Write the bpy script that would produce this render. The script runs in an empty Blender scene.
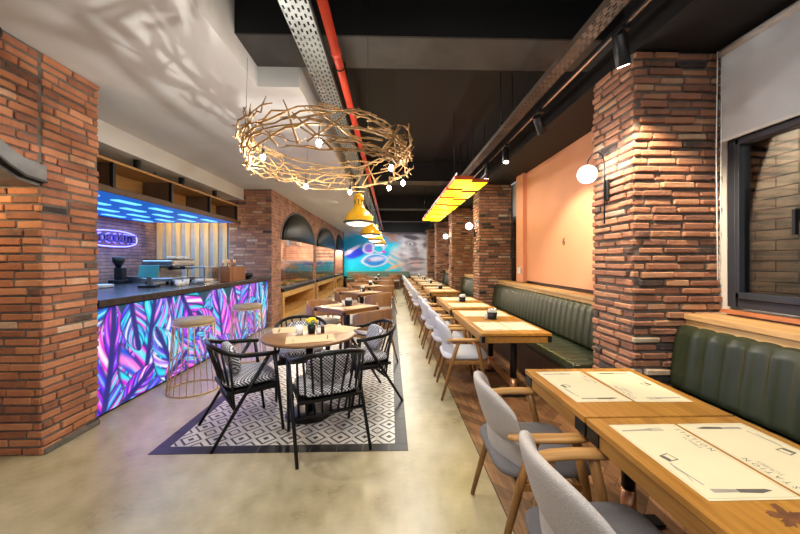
import bpy, bmesh, math, random
import numpy as np
from mathutils import Vector, Matrix
R = math.radians
PI = math.pi
rnd = random.Random(7)
sc = bpy.context.scene
col = sc.collection

# ------------------------------------------------------------------ camera, world, lights, exposure
cam = bpy.data.objects.new('camera', bpy.data.cameras.new('camera'))
col.objects.link(cam)
cam.location = (0, 0, 1.45)
cam.rotation_euler = (R(90), 0, R(-1.58))
cam.data.sensor_width = 36
cam.data.lens = 36 * 327 / 800
cam.data.shift_y = -6.5 / 800
cam.data.clip_start = 0.02
sc.camera = cam
world = bpy.data.worlds.new('world')
sc.world = world
world.use_nodes = True
world.node_tree.nodes['Background'].inputs[0].default_value = (0.80, 0.88, 1.0, 1)
world.node_tree.nodes['Background'].inputs[1].default_value = 0.5
sc.view_settings.view_transform = 'Standard'
sc.view_settings.look = 'None'
sc.view_settings.exposure = 0.0
sc.view_settings.gamma = 1.0
sc.view_settings.use_curve_mapping = False


def lamp(name, typ, loc, energy, color=(1, .85, .65), target=None, **kw):
    d = bpy.data.lights.new(name, typ)
    d.energy = energy
    d.color = color
    for k, v in kw.items():
        setattr(d, k, v)
    o = bpy.data.objects.new(name, d)
    o.location = loc
    if target is not None:
        o.rotation_euler = (Vector(target) - Vector(loc)).to_track_quat('-Z', 'Y').to_euler()
    col.objects.link(o)
    return o


WARM = (1, .80, .55)
WHITE = (1, .93, .82)
# area lights without fixtures, at ceiling height
lamp('front_fill_light', 'AREA', (0.2, 0.3, 2.95), 62, WHITE, (0.2, 0.9, 0), shape='RECTANGLE', size=2.6, size_y=1.2)  # added fill above the camera, no lamp hangs there
for yy, e in ((5.5, 60), (9.0, 75), (12.5, 75), (15.8, 55)):
    lamp('aisle_area_light', 'AREA', (0.45, yy, 3.1), e, WHITE, (0.45, yy, 0), shape='RECTANGLE', size=.5, size_y=1.8)
for yy, e in ((8.6, 16), (12.6, 16), (16.0, 10)):
    lamp('wall_washer', 'AREA', (-1.3, yy, 2.95), e, WARM, (-2.4, yy, .8), shape='RECTANGLE', size=.3, size_y=1.6)

lamp('mural_fill_light', 'AREA', (-.1, 16.6, 2.95), 30, (.95, .97, 1), (-.1, 18, 1.6), shape='RECTANGLE', size=3.6, size_y=.25)  # added light, only there to brighten the mural
# ------------------------------------------------------------------ mesh helpers


class MB:
    def __init__(s):
        s.v, s.f, s.m, s.s, s.t = [], [], [], [], []

    def poly(s, pts, m=0, t=0., sm=False):
        n = len(s.v)
        s.v += [tuple(p) for p in pts]
        s.f.append(tuple(range(n, n + len(pts))))
        s.m.append(m); s.s.append(sm); s.t.append(t)
        return s

    def hexa(s, p, m=0, t=0.):
        n = len(s.v)
        s.v += [tuple(q) for q in p]
        for q in ((0, 3, 2, 1), (4, 5, 6, 7), (0, 1, 5, 4), (1, 2, 6, 5), (2, 3, 7, 6), (3, 0, 4, 7)):
            s.f.append(tuple(n + i for i in q))
            s.m.append(m); s.s.append(False); s.t.append(t)
        return s

    def box(s, x0, x1, y0, y1, z0, z1, m=0, t=0.):
        return s.hexa([(x0, y0, z0), (x1, y0, z0), (x1, y1, z0), (x0, y1, z0),
                       (x0, y0, z1), (x1, y0, z1), (x1, y1, z1), (x0, y1, z1)], m, t)

    def bar(s, a, b, w, h, m=0, up=(0, 0, 1)):
        a, b = Vector(a), Vector(b)
        d = (b - a).normalized()
        sd = d.cross(Vector(up))
        if sd.length < 1e-4:
            sd = d.cross(Vector((0, 1, 0)))
        sd.normalize()
        u = sd.cross(d)
        p = []
        for c in (a, b):
            for q, r in ((-1, -1), (1, -1), (1, 1), (-1, 1)):
                p.append(c + sd * (q * w / 2) + u * (r * h / 2))
        return s.hexa([p[i] for i in (0, 1, 2, 3, 4, 5, 6, 7)], m)

    def tube(s, pts, r, n=8, m=0, flat=1.0, up=(0, 0, 1), closed=False, t=0.):
        pts = [Vector(p) for p in pts]
        k = len(pts)
        rs = r if isinstance(r, (list, tuple)) else [r] * k
        base = len(s.v)
        prev = None
        for i, p in enumerate(pts):
            if closed:
                d = pts[(i + 1) % k] - pts[i - 1]
            else:
                d = pts[min(i + 1, k - 1)] - pts[max(i - 1, 0)]
            d.normalize()
            if prev is None:
                sd = d.cross(Vector(up))
                if sd.length < 1e-3:
                    sd = d.cross(Vector((0, 1, 0)))
            else:
                sd = prev - d * prev.dot(d)
            sd.normalize()
            prev = sd
            u = sd.cross(d)
            for j in range(n):
                a = 2 * PI * j / n
                q = p + sd * (math.cos(a) * rs[i]) + u * (math.sin(a) * rs[i] * flat)
                s.v.append(tuple(q))
        rng = range(k if closed else k - 1)
        for i in rng:
            for j in range(n):
                a, b = base + i * n + j, base + i * n + (j + 1) % n
                c, d2 = base + ((i + 1) % k) * n + (j + 1) % n, base + ((i + 1) % k) * n + j
                s.f.append((a, b, c, d2)); s.m.append(m); s.s.append(True); s.t.append(t)
        if not closed:
            s.f.append(tuple(base + j for j in reversed(range(n)))); s.m.append(m); s.s.append(False); s.t.append(t)
            s.f.append(tuple(base + (k - 1) * n + j for j in range(n))); s.m.append(m); s.s.append(False); s.t.append(t)
        return s

    def lathe(s, prof, n=24, m=0, c=(0, 0, 0), sm=True):
        base = len(s.v)
        for r, z in prof:
            for j in range(n):
                a = 2 * PI * j / n
                s.v.append((c[0] + r * math.cos(a), c[1] + r * math.sin(a), c[2] + z))
        for i in range(len(prof) - 1):
            for j in range(n):
                s.f.append((base + i * n + j, base + i * n + (j + 1) % n, base + (i + 1) * n + (j + 1) % n, base + (i + 1) * n + j))
                s.m.append(m); s.s.append(sm); s.t.append(0.)
        if prof[0][0] > 1e-4:
            s.f.append(tuple(base + j for j in reversed(range(n)))); s.m.append(m); s.s.append(False); s.t.append(0.)
        if prof[-1][0] > 1e-4:
            b2 = base + (len(prof) - 1) * n
            s.f.append(tuple(b2 + j for j in range(n))); s.m.append(m); s.s.append(False); s.t.append(0.)
        return s

    def grid(s, fn, nu, nv, m=0, cu=False, cv=False, sm=True):
        base = len(s.v)
        for i in range(nu):
            for j in range(nv):
                s.v.append(tuple(fn(i / (nu if cu else nu - 1), j / (nv if cv else nv - 1))))
        for i in range(nu if cu else nu - 1):
            for j in range(nv if cv else nv - 1):
                s.f.append((base + i * nv + j, base + ((i + 1) % nu) * nv + j, base + ((i + 1) % nu) * nv + (j + 1) % nv, base + i * nv + (j + 1) % nv))
                s.m.append(m); s.s.append(sm); s.t.append(0.)
        return s

    def ball(s, c, rx, ry=None, rz=None, n=16, m=0):
        ry = ry or rx; rz = rz or rx
        k = max(6, n // 2)
        return s.grid(lambda u, v: (c[0] + rx * math.sin(PI * v) * math.cos(2 * PI * u), c[1] + ry * math.sin(PI * v) * math.sin(2 * PI * u), c[2] - rz * math.cos(PI * v)), n, k + 1, m, cu=True)

    def pad(s, c, sx, sy, sz, e=4.0, n=28, k=14, m=0, rot=None):
        """a soft cushion: superellipsoid"""
        def sp(w, p):
            return math.copysign(abs(w) ** p, w)

        def fn(u, v):
            th, ph = 2 * PI * u, PI * (v - .5)
            p = Vector((sx * sp(math.cos(ph), .55) * sp(math.cos(th), 2 / e), sy * sp(math.cos(ph), .55) * sp(math.sin(th), 2 / e), sz * sp(math.sin(ph), .8)))
            if rot is not None:
                p = rot @ p
            return p + Vector(c)
        return s.grid(fn, n, k, m, cu=True)

    def build(s, name, mats, parent=None, bevel=0, loc=None, seg=2, tint=False, fix=True):
        me = bpy.data.meshes.new(name)
        me.from_pydata(s.v, [], s.f)
        if not isinstance(mats, (list, tuple)):
            mats = [mats]
        for q in mats:
            me.materials.append(q)
        me.polygons.foreach_set('material_index', s.m)
        me.polygons.foreach_set('use_smooth', s.s)
        if tint:
            a = me.attributes.new('tint', 'FLOAT', 'FACE')
            a.data.foreach_set('value', s.t)
        if fix:
            b = bmesh.new(); b.from_mesh(me)
            bmesh.ops.recalc_face_normals(b, faces=b.faces)
            b.to_mesh(me); b.free()
        o = bpy.data.objects.new(name, me)
        col.objects.link(o)
        if parent is not None:
            o.parent = parent
        if loc is not None:
            o.location = loc
        if bevel:
            md = o.modifiers.new('bevel', 'BEVEL')
            md.width = bevel; md.segments = seg; md.limit_method = 'ANGLE'; md.angle_limit = R(40)
        return o


def tag(o, label, cat, group=None, kind=None):
    o['label'] = label
    o['category'] = cat
    if group:
        o['group'] = group
    if kind:
        o['kind'] = kind
    return o


def thing(name, label, cat, loc=(0, 0, 0), rz=0., group=None):
    o = bpy.data.objects.new(name, None)
    o.empty_display_size = .1
    col.objects.link(o)
    o.location = loc
    o.rotation_euler = (0, 0, rz)
    return tag(o, label, cat, group)


def struct(o):
    o['kind'] = 'structure'
    return o


def dup(root, loc, rz, label, group=None):
    r = root.copy(); col.objects.link(r)
    r.location = loc; r.rotation_euler = (0, 0, rz)
    r['label'] = label
    if group:
        r['group'] = group

    def kids(a, b):
        for ch in list(a.children):
            c = ch.copy(); col.objects.link(c); c.parent = b
            kids(ch, c)
    kids(root, r)
    return r


def text_polys(body, size, bold=0.):
    """letters as flat polygons [(x, y), ...] tessellated, centred"""
    cu = bpy.data.curves.new('letters', 'FONT')
    cu.body = body; cu.size = size; cu.align_x = 'CENTER'; cu.align_y = 'CENTER'; cu.offset = bold
    cu.resolution_u = 2
    o = bpy.data.objects.new('letters', cu)
    col.objects.link(o)
    dg = bpy.context.evaluated_depsgraph_get()
    me = o.evaluated_get(dg).to_mesh()
    res = [[tuple(me.vertices[i].co[:2]) for i in p.vertices] for p in me.polygons]
    o.evaluated_get(dg).to_mesh_clear()
    bpy.data.objects.remove(o)
    bpy.data.curves.remove(cu)
    return res

# ------------------------------------------------------------------ materials


def newmat(name):
    m = bpy.data.materials.new(name)
    m.use_nodes = True
    nt = m.node_tree
    return m, nt, nt.nodes['Principled BSDF'], nt.nodes, nt.links


def ramp(N, stops, mode='LINEAR'):
    r = N.new('ShaderNodeValToRGB')
    r.color_ramp.interpolation = mode
    e = r.color_ramp.elements
    while len(e) < len(stops):
        e.new(.5)
    for i, (p, c) in enumerate(stops):
        e[i].position = p
        e[i].color = (*c, 1)
    return r


def simple(name, c, rough=.5, metal=0., var=.12, scale=8., bump=0., bscale=60., spec=.5, coat=0.):
    m, nt, P, N, L = newmat(name)
    P.inputs['Roughness'].default_value = rough
    P.inputs['Metallic'].default_value = metal
    P.inputs['Specular IOR Level'].default_value = spec
    P.inputs['Coat Weight'].default_value = coat
    tc = N.new('ShaderNodeTexCoord')
    nz = N.new('ShaderNodeTexNoise')
    nz.inputs['Scale'].default_value = scale
    nz.inputs['Detail'].default_value = 4
    L.new(tc.outputs['Object'], nz.inputs['Vector'])
    r = ramp(N, [(.3, tuple(x * (1 - var) for x in c)), (.7, tuple(min(1, x * (1 + var)) for x in c))])
    L.new(nz.outputs['Fac'], r.inputs['Fac'])
    L.new(r.outputs['Color'], P.inputs['Base Color'])
    if bump:
        n2 = N.new('ShaderNodeTexNoise')
        n2.inputs['Scale'].default_value = bscale
        L.new(tc.outputs['Object'], n2.inputs['Vector'])
        b = N.new('ShaderNodeBump')
        b.inputs['Strength'].default_value = bump
        b.inputs['Distance'].default_value = .01
        L.new(n2.outputs['Fac'], b.inputs['Height'])
        L.new(b.outputs['Normal'], P.inputs['Normal'])
    return m


def wood(name, dark, light, axis=1, rough=.42, scale=1., tint=0.):
    m, nt, P, N, L = newmat(name)
    P.inputs['Roughness'].default_value = rough
    tc = N.new('ShaderNodeTexCoord')
    mp = N.new('ShaderNodeMapping')
    sc_ = [18 * scale] * 3
    sc_[axis] = 1.3 * scale
    mp.inputs['Scale'].default_value = sc_
    L.new(tc.outputs['Object'], mp.inputs['Vector'])
    nz = N.new('ShaderNodeTexNoise')
    nz.inputs['Scale'].default_value = 1.6
    nz.inputs['Detail'].default_value = 6
    nz.inputs['Distortion'].default_value = .8
    L.new(mp.outputs['Vector'], nz.inputs['Vector'])
    r = ramp(N, [(.28, dark), (.72, light)])
    L.new(nz.outputs['Fac'], r.inputs['Fac'])
    out = r.outputs['Color']
    if tint:
        at = N.new('ShaderNodeAttribute'); at.attribute_name = 'tint'
        mr = N.new('ShaderNodeMapRange')
        mr.inputs['To Min'].default_value = 1 - tint; mr.inputs['To Max'].default_value = 1 + tint
        L.new(at.outputs['Fac'], mr.inputs['Value'])
        mx = N.new('ShaderNodeVectorMath'); mx.operation = 'SCALE'
        L.new(out, mx.inputs[0]); L.new(mr.outputs['Result'], mx.inputs['Scale'])
        out = mx.outputs['Vector']
    L.new(out, P.inputs['Base Color'])
    b = N.new('ShaderNodeBump'); b.inputs['Strength'].default_value = .12; b.inputs['Distance'].default_value = .004
    L.new(nz.outputs['Fac'], b.inputs['Height'])
    L.new(b.outputs['Normal'], P.inputs['Normal'])
    return m


def brickmat(name, stops):
    m, nt, P, N, L = newmat(name)
    P.inputs['Roughness'].default_value = .85
    at = N.new('ShaderNodeAttribute'); at.attribute_name = 'tint'
    tc = N.new('ShaderNodeTexCoord')
    nz = N.new('ShaderNodeTexNoise'); nz.inputs['Scale'].default_value = 5.5; nz.inputs['Detail'].default_value = 9; nz.inputs['Roughness'].default_value = .7
    L.new(tc.outputs['Object'], nz.inputs['Vector'])
    a = N.new('ShaderNodeMath'); a.operation = 'MULTIPLY_ADD'
    a.inputs[1].default_value = .75; a.inputs[2].default_value = -.375
    L.new(nz.outputs['Fac'], a.inputs[0])
    b = N.new('ShaderNodeMath'); b.operation = 'ADD'
    L.new(a.outputs[0], b.inputs[0]); L.new(at.outputs['Fac'], b.inputs[1])
    r = ramp(N, stops)
    L.new(b.outputs[0], r.inputs['Fac'])
    L.new(r.outputs['Color'], P.inputs['Base Color'])
    n2 = N.new('ShaderNodeTexNoise'); n2.inputs['Scale'].default_value = 55; n2.inputs['Detail'].default_value = 5
    L.new(tc.outputs['Object'], n2.inputs['Vector'])
    bp = N.new('ShaderNodeBump'); bp.inputs['Strength'].default_value = .55; bp.inputs['Distance'].default_value = .012
    L.new(n2.outputs['Fac'], bp.inputs['Height'])
    L.new(bp.outputs['Normal'], P.inputs['Normal'])
    return m


def bricktex(name, plane, c1, c2, mortar, bw=.24, rh=.062):
    """flat brickwork; plane 'YZ' or 'XZ'"""
    m, nt, P, N, L = newmat(name)
    P.inputs['Roughness'].default_value = .85
    tc = N.new('ShaderNodeTexCoord')
    sp = N.new('ShaderNodeSeparateXYZ'); L.new(tc.outputs['Object'], sp.inputs[0])
    cb = N.new('ShaderNodeCombineXYZ')
    L.new(sp.outputs['Y' if plane == 'YZ' else 'X'], cb.inputs['X']); L.new(sp.outputs['Z'], cb.inputs['Y'])
    bt = N.new('ShaderNodeTexBrick')
    bt.inputs['Scale'].default_value = 1
    bt.inputs['Brick Width'].default_value = bw
    bt.inputs['Row Height'].default_value = rh
    bt.inputs['Mortar Size'].default_value = .006
    bt.inputs['Mortar Smooth'].default_value = .3
    bt.inputs['Color1'].default_value = (*c1, 1); bt.inputs['Color2'].default_value = (*c2, 1)
    bt.inputs['Mortar'].default_value = (*mortar, 1)
    L.new(cb.outputs[0], bt.inputs['Vector'])
    nz = N.new('ShaderNodeTexNoise'); nz.inputs['Scale'].default_value = 5; nz.inputs['Detail'].default_value = 5
    L.new(tc.outputs['Object'], nz.inputs['Vector'])
    r = ramp(N, [(.3, (.62, .6, .62)), (.7, (1.25, 1.2, 1.15))])
    L.new(nz.outputs['Fac'], r.inputs['Fac'])
    mx = N.new('ShaderNodeVectorMath'); mx.operation = 'MULTIPLY'
    L.new(bt.outputs['Color'], mx.inputs[0]); L.new(r.outputs['Color'], mx.inputs[1])
    L.new(mx.outputs[0], P.inputs['Base Color'])
    bp = N.new('ShaderNodeBump'); bp.inputs['Strength'].default_value = .9; bp.inputs['Distance'].default_value = .02
    bp.invert = True
    L.new(bt.outputs['Fac'], bp.inputs['Height'])
    L.new(bp.outputs['Normal'], P.inputs['Normal'])
    return m


def emis(name, c, s, base=None):
    m, nt, P, N, L = newmat(name)
    P.inputs['Base Color'].default_value = (*(base or c), 1)
    P.inputs['Emission Color'].default_value = (*c, 1)
    P.inputs['Emission Strength'].default_value = s
    return m


def painted(name, emit=0., rough=.6):
    """colours of a print stored on its own mesh"""
    m, nt, P, N, L = newmat(name)
    at = N.new('ShaderNodeAttribute'); at.attribute_name = 'print'
    if emit:
        P.inputs['Base Color'].default_value = (.03, .03, .04, 1)
    else:
        L.new(at.outputs['Color'], P.inputs['Base Color'])
    P.inputs['Roughness'].default_value = rough
    if emit:
        L.new(at.outputs['Color'], P.inputs['Emission Color'])
        P.inputs['Emission Strength'].default_value = emit
    return m


def glassmat(name, tintc=(1, 1, 1), refl=1.):
    m, nt, P, N, L = newmat(name)
    N.remove(P)
    tr = N.new('ShaderNodeBsdfTransparent'); tr.inputs[0].default_value = (*tintc, 1)
    gl = N.new('ShaderNodeBsdfGlossy'); gl.inputs['Roughness'].default_value = .02
    fr = N.new('ShaderNodeFresnel'); fr.inputs['IOR'].default_value = 1.5
    ml = N.new('ShaderNodeMath'); ml.operation = 'MULTIPLY'; ml.inputs[1].default_value = refl; ml.use_clamp = True
    L.new(fr.outputs[0], ml.inputs[0])
    mx = N.new('ShaderNodeMixShader')
    L.new(ml.outputs[0], mx.inputs[0]); L.new(tr.outputs[0], mx.inputs[1]); L.new(gl.outputs[0], mx.inputs[2])
    L.new(mx.outputs[0], N['Material Output'].inputs[0])
    return m


def concrete():
    m, nt, P, N, L = newmat('polished_concrete')
    tc = N.new('ShaderNodeTexCoord')
    n1 = N.new('ShaderNodeTexNoise'); n1.inputs['Scale'].default_value = 1.1; n1.inputs['Detail'].default_value = 7; n1.inputs['Roughness'].default_value = .65
    n2 = N.new('ShaderNodeTexNoise'); n2.inputs['Scale'].default_value = 9; n2.inputs['Detail'].default_value = 6
    for n in (n1, n2):
        L.new(tc.outputs['Object'], n.inputs['Vector'])
    r = ramp(N, [(.3, (.29, .24, .13)), (.5, (.44, .385, .245)), (.7, (.57, .52, .38))])
    L.new(n1.outputs['Fac'], r.inputs['Fac'])
    r2 = ramp(N, [(.3, (.88, .88, .88)), (.7, (1.08, 1.08, 1.08))])
    L.new(n2.outputs['Fac'], r2.inputs['Fac'])
    mx = N.new('ShaderNodeVectorMath'); mx.operation = 'MULTIPLY'
    L.new(r.outputs['Color'], mx.inputs[0]); L.new(r2.outputs['Color'], mx.inputs[1])
    L.new(mx.outputs[0], P.inputs['Base Color'])
    rr = N.new('ShaderNodeMapRange'); rr.inputs['To Min'].default_value = .18; rr.inputs['To Max'].default_value = .42
    L.new(n1.outputs['Fac'], rr.inputs['Value']); L.new(rr.outputs['Result'], P.inputs['Roughness'])
    return m


def math_node(N, L, op, a, b=None, c=None):
    n = N.new('ShaderNodeMath'); n.operation = op
    for i, q in enumerate((a, b, c)):
        if q is None:
            continue
        if isinstance(q, (int, float)):
            n.inputs[i].default_value = q
        else:
            L.new(q, n.inputs[i])
    return n.outputs[0]


def diamond_tiles():
    m, nt, P, N, L = newmat('diamond_cement_tiles')
    P.inputs['Roughness'].default_value = .35
    tc = N.new('ShaderNodeTexCoord')
    sp = N.new('ShaderNodeSeparateXYZ'); L.new(tc.outputs['Object'], sp.inputs[0])

    def cell(o, off):
        a = math_node(N, L, 'MULTIPLY_ADD', o, 5.0, off)
        a = math_node(N, L, 'FRACT', a)
        a = math_node(N, L, 'SUBTRACT', a, .5)
        return math_node(N, L, 'ABSOLUTE', a)
    x0, y0 = cell(sp.outputs['X'], 0), cell(sp.outputs['Y'], 0)
    d = math_node(N, L, 'ADD', x0, y0)
    d2 = math_node(N, L, 'SUBTRACT', 1.0, d)
    # big diamond: dark ring and dark heart; small diamond at the tile corners: dark ring
    r1 = math_node(N, L, 'COMPARE', d, .40, .055)
    r2 = math_node(N, L, 'LESS_THAN', d, .13)
    r3 = math_node(N, L, 'COMPARE', d2, .25, .05)
    dk = math_node(N, L, 'ADD', math_node(N, L, 'ADD', r1, r2), r3)
    gx = math_node(N, L, 'GREATER_THAN', math_node(N, L, 'MAXIMUM', x0, y0), .488)
    nz = N.new('ShaderNodeTexNoise'); nz.inputs['Scale'].default_value = 6
    L.new(tc.outputs['Object'], nz.inputs['Vector'])
    wr = ramp(N, [(.3, (.62, .60, .54)), (.7, (.80, .79, .75))]); L.new(nz.outputs['Fac'], wr.inputs['Fac'])
    dr = ramp(N, [(.3, (.008, .010, .018)), (.7, (.02, .024, .036))]); L.new(nz.outputs['Fac'], dr.inputs['Fac'])
    mx = N.new('ShaderNodeMix'); mx.data_type = 'RGBA'
    L.new(dk, mx.inputs['Factor']); L.new(wr.outputs['Color'], mx.inputs[6]); L.new(dr.outputs['Color'], mx.inputs[7])
    m2 = N.new('ShaderNodeMix'); m2.data_type = 'RGBA'
    m2.inputs[7].default_value = (.5, .48, .44, 1)
    L.new(gx, m2.inputs['Factor']); L.new(mx.outputs[2], m2.inputs[6])
    L.new(m2.outputs[2], P.inputs['Base Color'])
    return m


def houndstooth():
    m, nt, P, N, L = newmat('houndstooth_fabric')
    P.inputs['Roughness'].default_value = .9
    tc = N.new('ShaderNodeTexCoord')
    ck = N.new('ShaderNodeTexChecker'); ck.inputs['Scale'].default_value = 72
    ck.inputs['Color1'].default_value = (.02, .025, .05, 1); ck.inputs['Color2'].default_value = (.72, .72, .76, 1)
    wv = N.new('ShaderNodeTexWave'); wv.inputs['Scale'].default_value = 9; wv.bands_direction = 'DIAGONAL'
    sp = N.new('ShaderNodeSeparateXYZ'); L.new(tc.outputs['Object'], sp.inputs[0])
    cb = N.new('ShaderNodeCombineXYZ'); L.new(sp.outputs['X'], cb.inputs['X'])
    L.new(math_node(N, L, 'ADD', sp.outputs['Y'], sp.outputs['Z']), cb.inputs['Y']); cb.inputs['Z'].default_value = .004
    L.new(cb.outputs[0], ck.inputs['Vector']); L.new(tc.outputs['Object'], wv.inputs['Vector'])
    r = ramp(N, [(.3, (.75, .75, .8)), (.7, (1.1, 1.1, 1.1))]); L.new(wv.outputs['Fac'], r.inputs['Fac'])
    mx = N.new('ShaderNodeVectorMath'); mx.operation = 'MULTIPLY'
    L.new(ck.outputs['Color'], mx.inputs[0]); L.new(r.outputs['Color'], mx.inputs[1])
    L.new(mx.outputs[0], P.inputs['Base Color'])
    return m


M = dict(
    concrete=concrete(), tiles=diamond_tiles(), hound=houndstooth(),
    tileborder=simple('black_border_tile', (.007, .008, .013), .36, var=.3, scale=3, spec=.35),
    grout=simple('pale_grout', (.25, .25, .24), .8),
    plaster=simple('white_plaster', (.63, .625, .61), .8, var=.04, scale=2),
    blackceil=simple('black_painted_ceiling', (.0045, .004, .004), .7, var=.3, scale=1.5),
    beamgrey=simple('dark_grey_beam_paint', (.040, .037, .034), .6, var=.45, scale=2.5),
    orange=simple('orange_plaster', (.78, .365, .215), .75, var=.05, scale=1.5),
    mortar=simple('grey_mortar', (.135, .115, .10), .95, var=.2, scale=20, bump=.5),
    mortardark=simple('brown_mortar', (.20, .15, .12), .95, var=.2, scale=20, bump=.5),
    brick=brickmat('thin_red_bricks', [(0, (.035, .03, .03)), (.10, (.10, .06, .045)), (.24, (.24, .095, .055)), (.5, (.40, .15, .07)), (.78, (.53, .235, .115)), (1, (.58, .42, .29))]),
    brickold=brickmat('weathered_red_bricks', [(0, (.03, .028, .03)), (.12, (.09, .06, .05)), (.2, (.21, .10, .07)), (.5, (.38, .165, .095)), (.72, (.47, .25, .14)), (.9, (.52, .38, .27)), (1, (.55, .47, .38))]),
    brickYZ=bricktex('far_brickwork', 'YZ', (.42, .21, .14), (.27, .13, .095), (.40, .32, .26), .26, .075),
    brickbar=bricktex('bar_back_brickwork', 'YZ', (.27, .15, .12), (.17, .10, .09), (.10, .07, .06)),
    brickout=bricktex('outside_brickwork', 'YZ', (.50, .40, .31), (.38, .31, .25), (.15, .13, .12), .3, .085),
    oak=wood('honey_oak_top', (.29, .125, .018), (.53, .265, .05), 1, .35),
    oakedge=wood('honey_oak_edge', (.24, .105, .018), (.40, .20, .046), 1, .4),
    ledge=wood('pine_ledge', (.44, .24, .09), (.74, .48, .22), 1, .45),
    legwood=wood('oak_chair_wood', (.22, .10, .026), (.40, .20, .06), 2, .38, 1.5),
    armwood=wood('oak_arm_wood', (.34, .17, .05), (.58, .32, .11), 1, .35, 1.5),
    parquet=wood('herringbone_parquet', (.13, .062, .028), (.30, .155, .07), 1, .4, 1., .35),
    walnut=wood('walnut_top', (.16, .078, .032), (.30, .155, .066), 0, .35),
    niche=wood('niche_oak', (.50, .27, .08), (.72, .43, .15), 1, .45),
    slatwood=wood('slat_wood', (.48, .28, .10), (.66, .42, .17), 2, .5),
    slatgrey=simple('slat_grey', (.30, .29, .27), .7),
    shelfwood=wood('shelf_back_wood', (.34, .17, .05), (.50, .27, .09), 1, .5),
    browndark=wood('dark_shelf_wood', (.075, .04, .022), (.14, .07, .04), 2, .5),
    black=simple('black_metal', (.008, .008, .009), .4, var=.2, spec=.35),
    blackwood=simple('black_lacquered_wood', (.005, .005, .006), .32, var=.2, spec=.28),
    countertop=simple('dark_countertop', (.035, .026, .024), .25, var=.3, scale=12),
    hood=simple('black_hood_steel', (.006, .0055, .005), .30, spec=.12, var=.25, scale=6),
    hoodrim=simple('grey_rim_steel', (.13, .13, .135), .45, metal=.4, var=.2),
    steel=simple('brushed_steel', (.55, .56, .58), .28, metal=1., var=.15),
    galv=simple('galvanised_tray', (.30, .32, .31), .5, metal=.7, var=.2, scale=5),
    galvrust=simple('bronze_tray', (.12, .09, .07), .55, metal=.6, var=.25, scale=5),
    red=simple('red_pipe_paint', (.62, .055, .022), .35, var=.12),
    branch=simple('dry_branch', (.31, .175, .06), .8, var=.45, scale=14, bump=.6, bscale=90),
    yellow=simple('yellow_enamel', (.86, .46, .012), .3, var=.08, coat=.4),
    shadein=simple('white_enamel', (.80, .78, .72), .4, var=.03),
    gold=simple('gold_wire', (.68, .50, .24), .35, metal=.75, var=.1),
    goldseat=simple('taupe_stool_seat', (.38, .29, .17), .5, var=.15),
    vinyl=simple('green_vinyl', (.028, .037, .020), .34, var=.18, scale=4, spec=.55),
    greyfab=simple('grey_chair_fabric', (.50, .47, .46), .95, var=.10, scale=160, bump=.35, bscale=260),
    seatfab=simple('grey_seat_fabric', (.17, .162, .17), .95, var=.12, scale=160, bump=.35, bscale=260),
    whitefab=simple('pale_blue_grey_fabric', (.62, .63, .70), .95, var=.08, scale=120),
    brownshell=wood('brown_shell', (.24, .115, .05), (.36, .185, .085), 2, .45),
    whiteseat=simple('white_seat_fabric', (.68, .67, .66), .9, var=.06),
    brass=simple('copper_sleeve', (.80, .42, .22), .3, metal=.9, var=.1),
    paper=simple('cream_paper', (.75, .675, .46), .8, var=.03, scale=5),
    kraft=simple('kraft_paper', (.66, .46, .26), .8, var=.05, scale=5),
    ink=simple('dark_ink', (.13, .115, .10), .8),
    inkgrey=simple('grey_ink', (.36, .33, .28), .8),
    stain=simple('burnt_brand', (.16, .06, .02), .6, var=.4, scale=30),
    frame=simple('anthracite_frame', (.030, .036, .050), .35, var=.1),
    blind=simple('grey_roller_blind', (.50, .52, .55), .85, var=.03, scale=3),
    blindtube=simple('grey_blind_tube', (.60, .58, .55), .5),
    white=simple('white_plastic', (.80, .80, .78), .4, var=.03),
    china=simple('white_china', (.82, .82, .82), .2, var=.02),
    flower=simple('yellow_petals', (.90, .66, .02), .8, var=.2, scale=60),
    leafgreen=simple('green_leaves', (.06, .22, .03), .7, var=.3, scale=30),
    napkin=simple('white_napkin_paper', (.82, .82, .80), .9, var=.03),
    bottle=simple('brown_bottle_glass', (.22, .09, .03), .15, var=.2),
    rustbox=wood('rust_brown_crate', (.20, .07, .025), (.36, .14, .05), 2, .5),
    bluegreen=simple('teal_plastic', (.03, .22, .24), .35),
    pastry=simple('golden_pastry', (.62, .36, .10), .8, var=.4, scale=30),
    glass=glassmat('clear_glass', (1, 1, 1), .35),
    winglass=glassmat('window_glass', (.62, .68, .68), 1.3),
    bulb=emis('warm_bulb', (1, .90, .72), 60),
    globe=emis('opal_globe', (1, .93, .85), 3.2, (.9, .9, .9)),
    lampwhite=emis('spot_lens', (1, .92, .8), 12),
    yellowglow=emis('yellow_light_diffuser', (.95, .86, .0), 1.0, (.85, .78, .02)),
    redside=simple('red_lamp_side', (.42, .055, .01), .5, var=.1),
    bluespill=emis('blue_led_spill_glow', (.0, .16, .75), .55, (.01, .16, .6)),  # LED spill on the canopy underside, put into colour and glow
    bluelight=emis('blue_white_led', (.16, .62, 1.0), 1.5),
    neon=emis('violet_neon', (.22, .22, 1.0), 2.4),
    print_bar=painted('backlit_leaf_print', 1.15, .3), print_wall=painted('mural_paint', 0, .8),
    teal=simple('back_bench_green', (.10, .16, .12), .6),
)
# ------------------------------------------------------------------ brick builders
ZC = 3.0          # underside of lower ceilings and soffit
XL, XR, XC = -2.6, 2.45, 1.80


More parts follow.
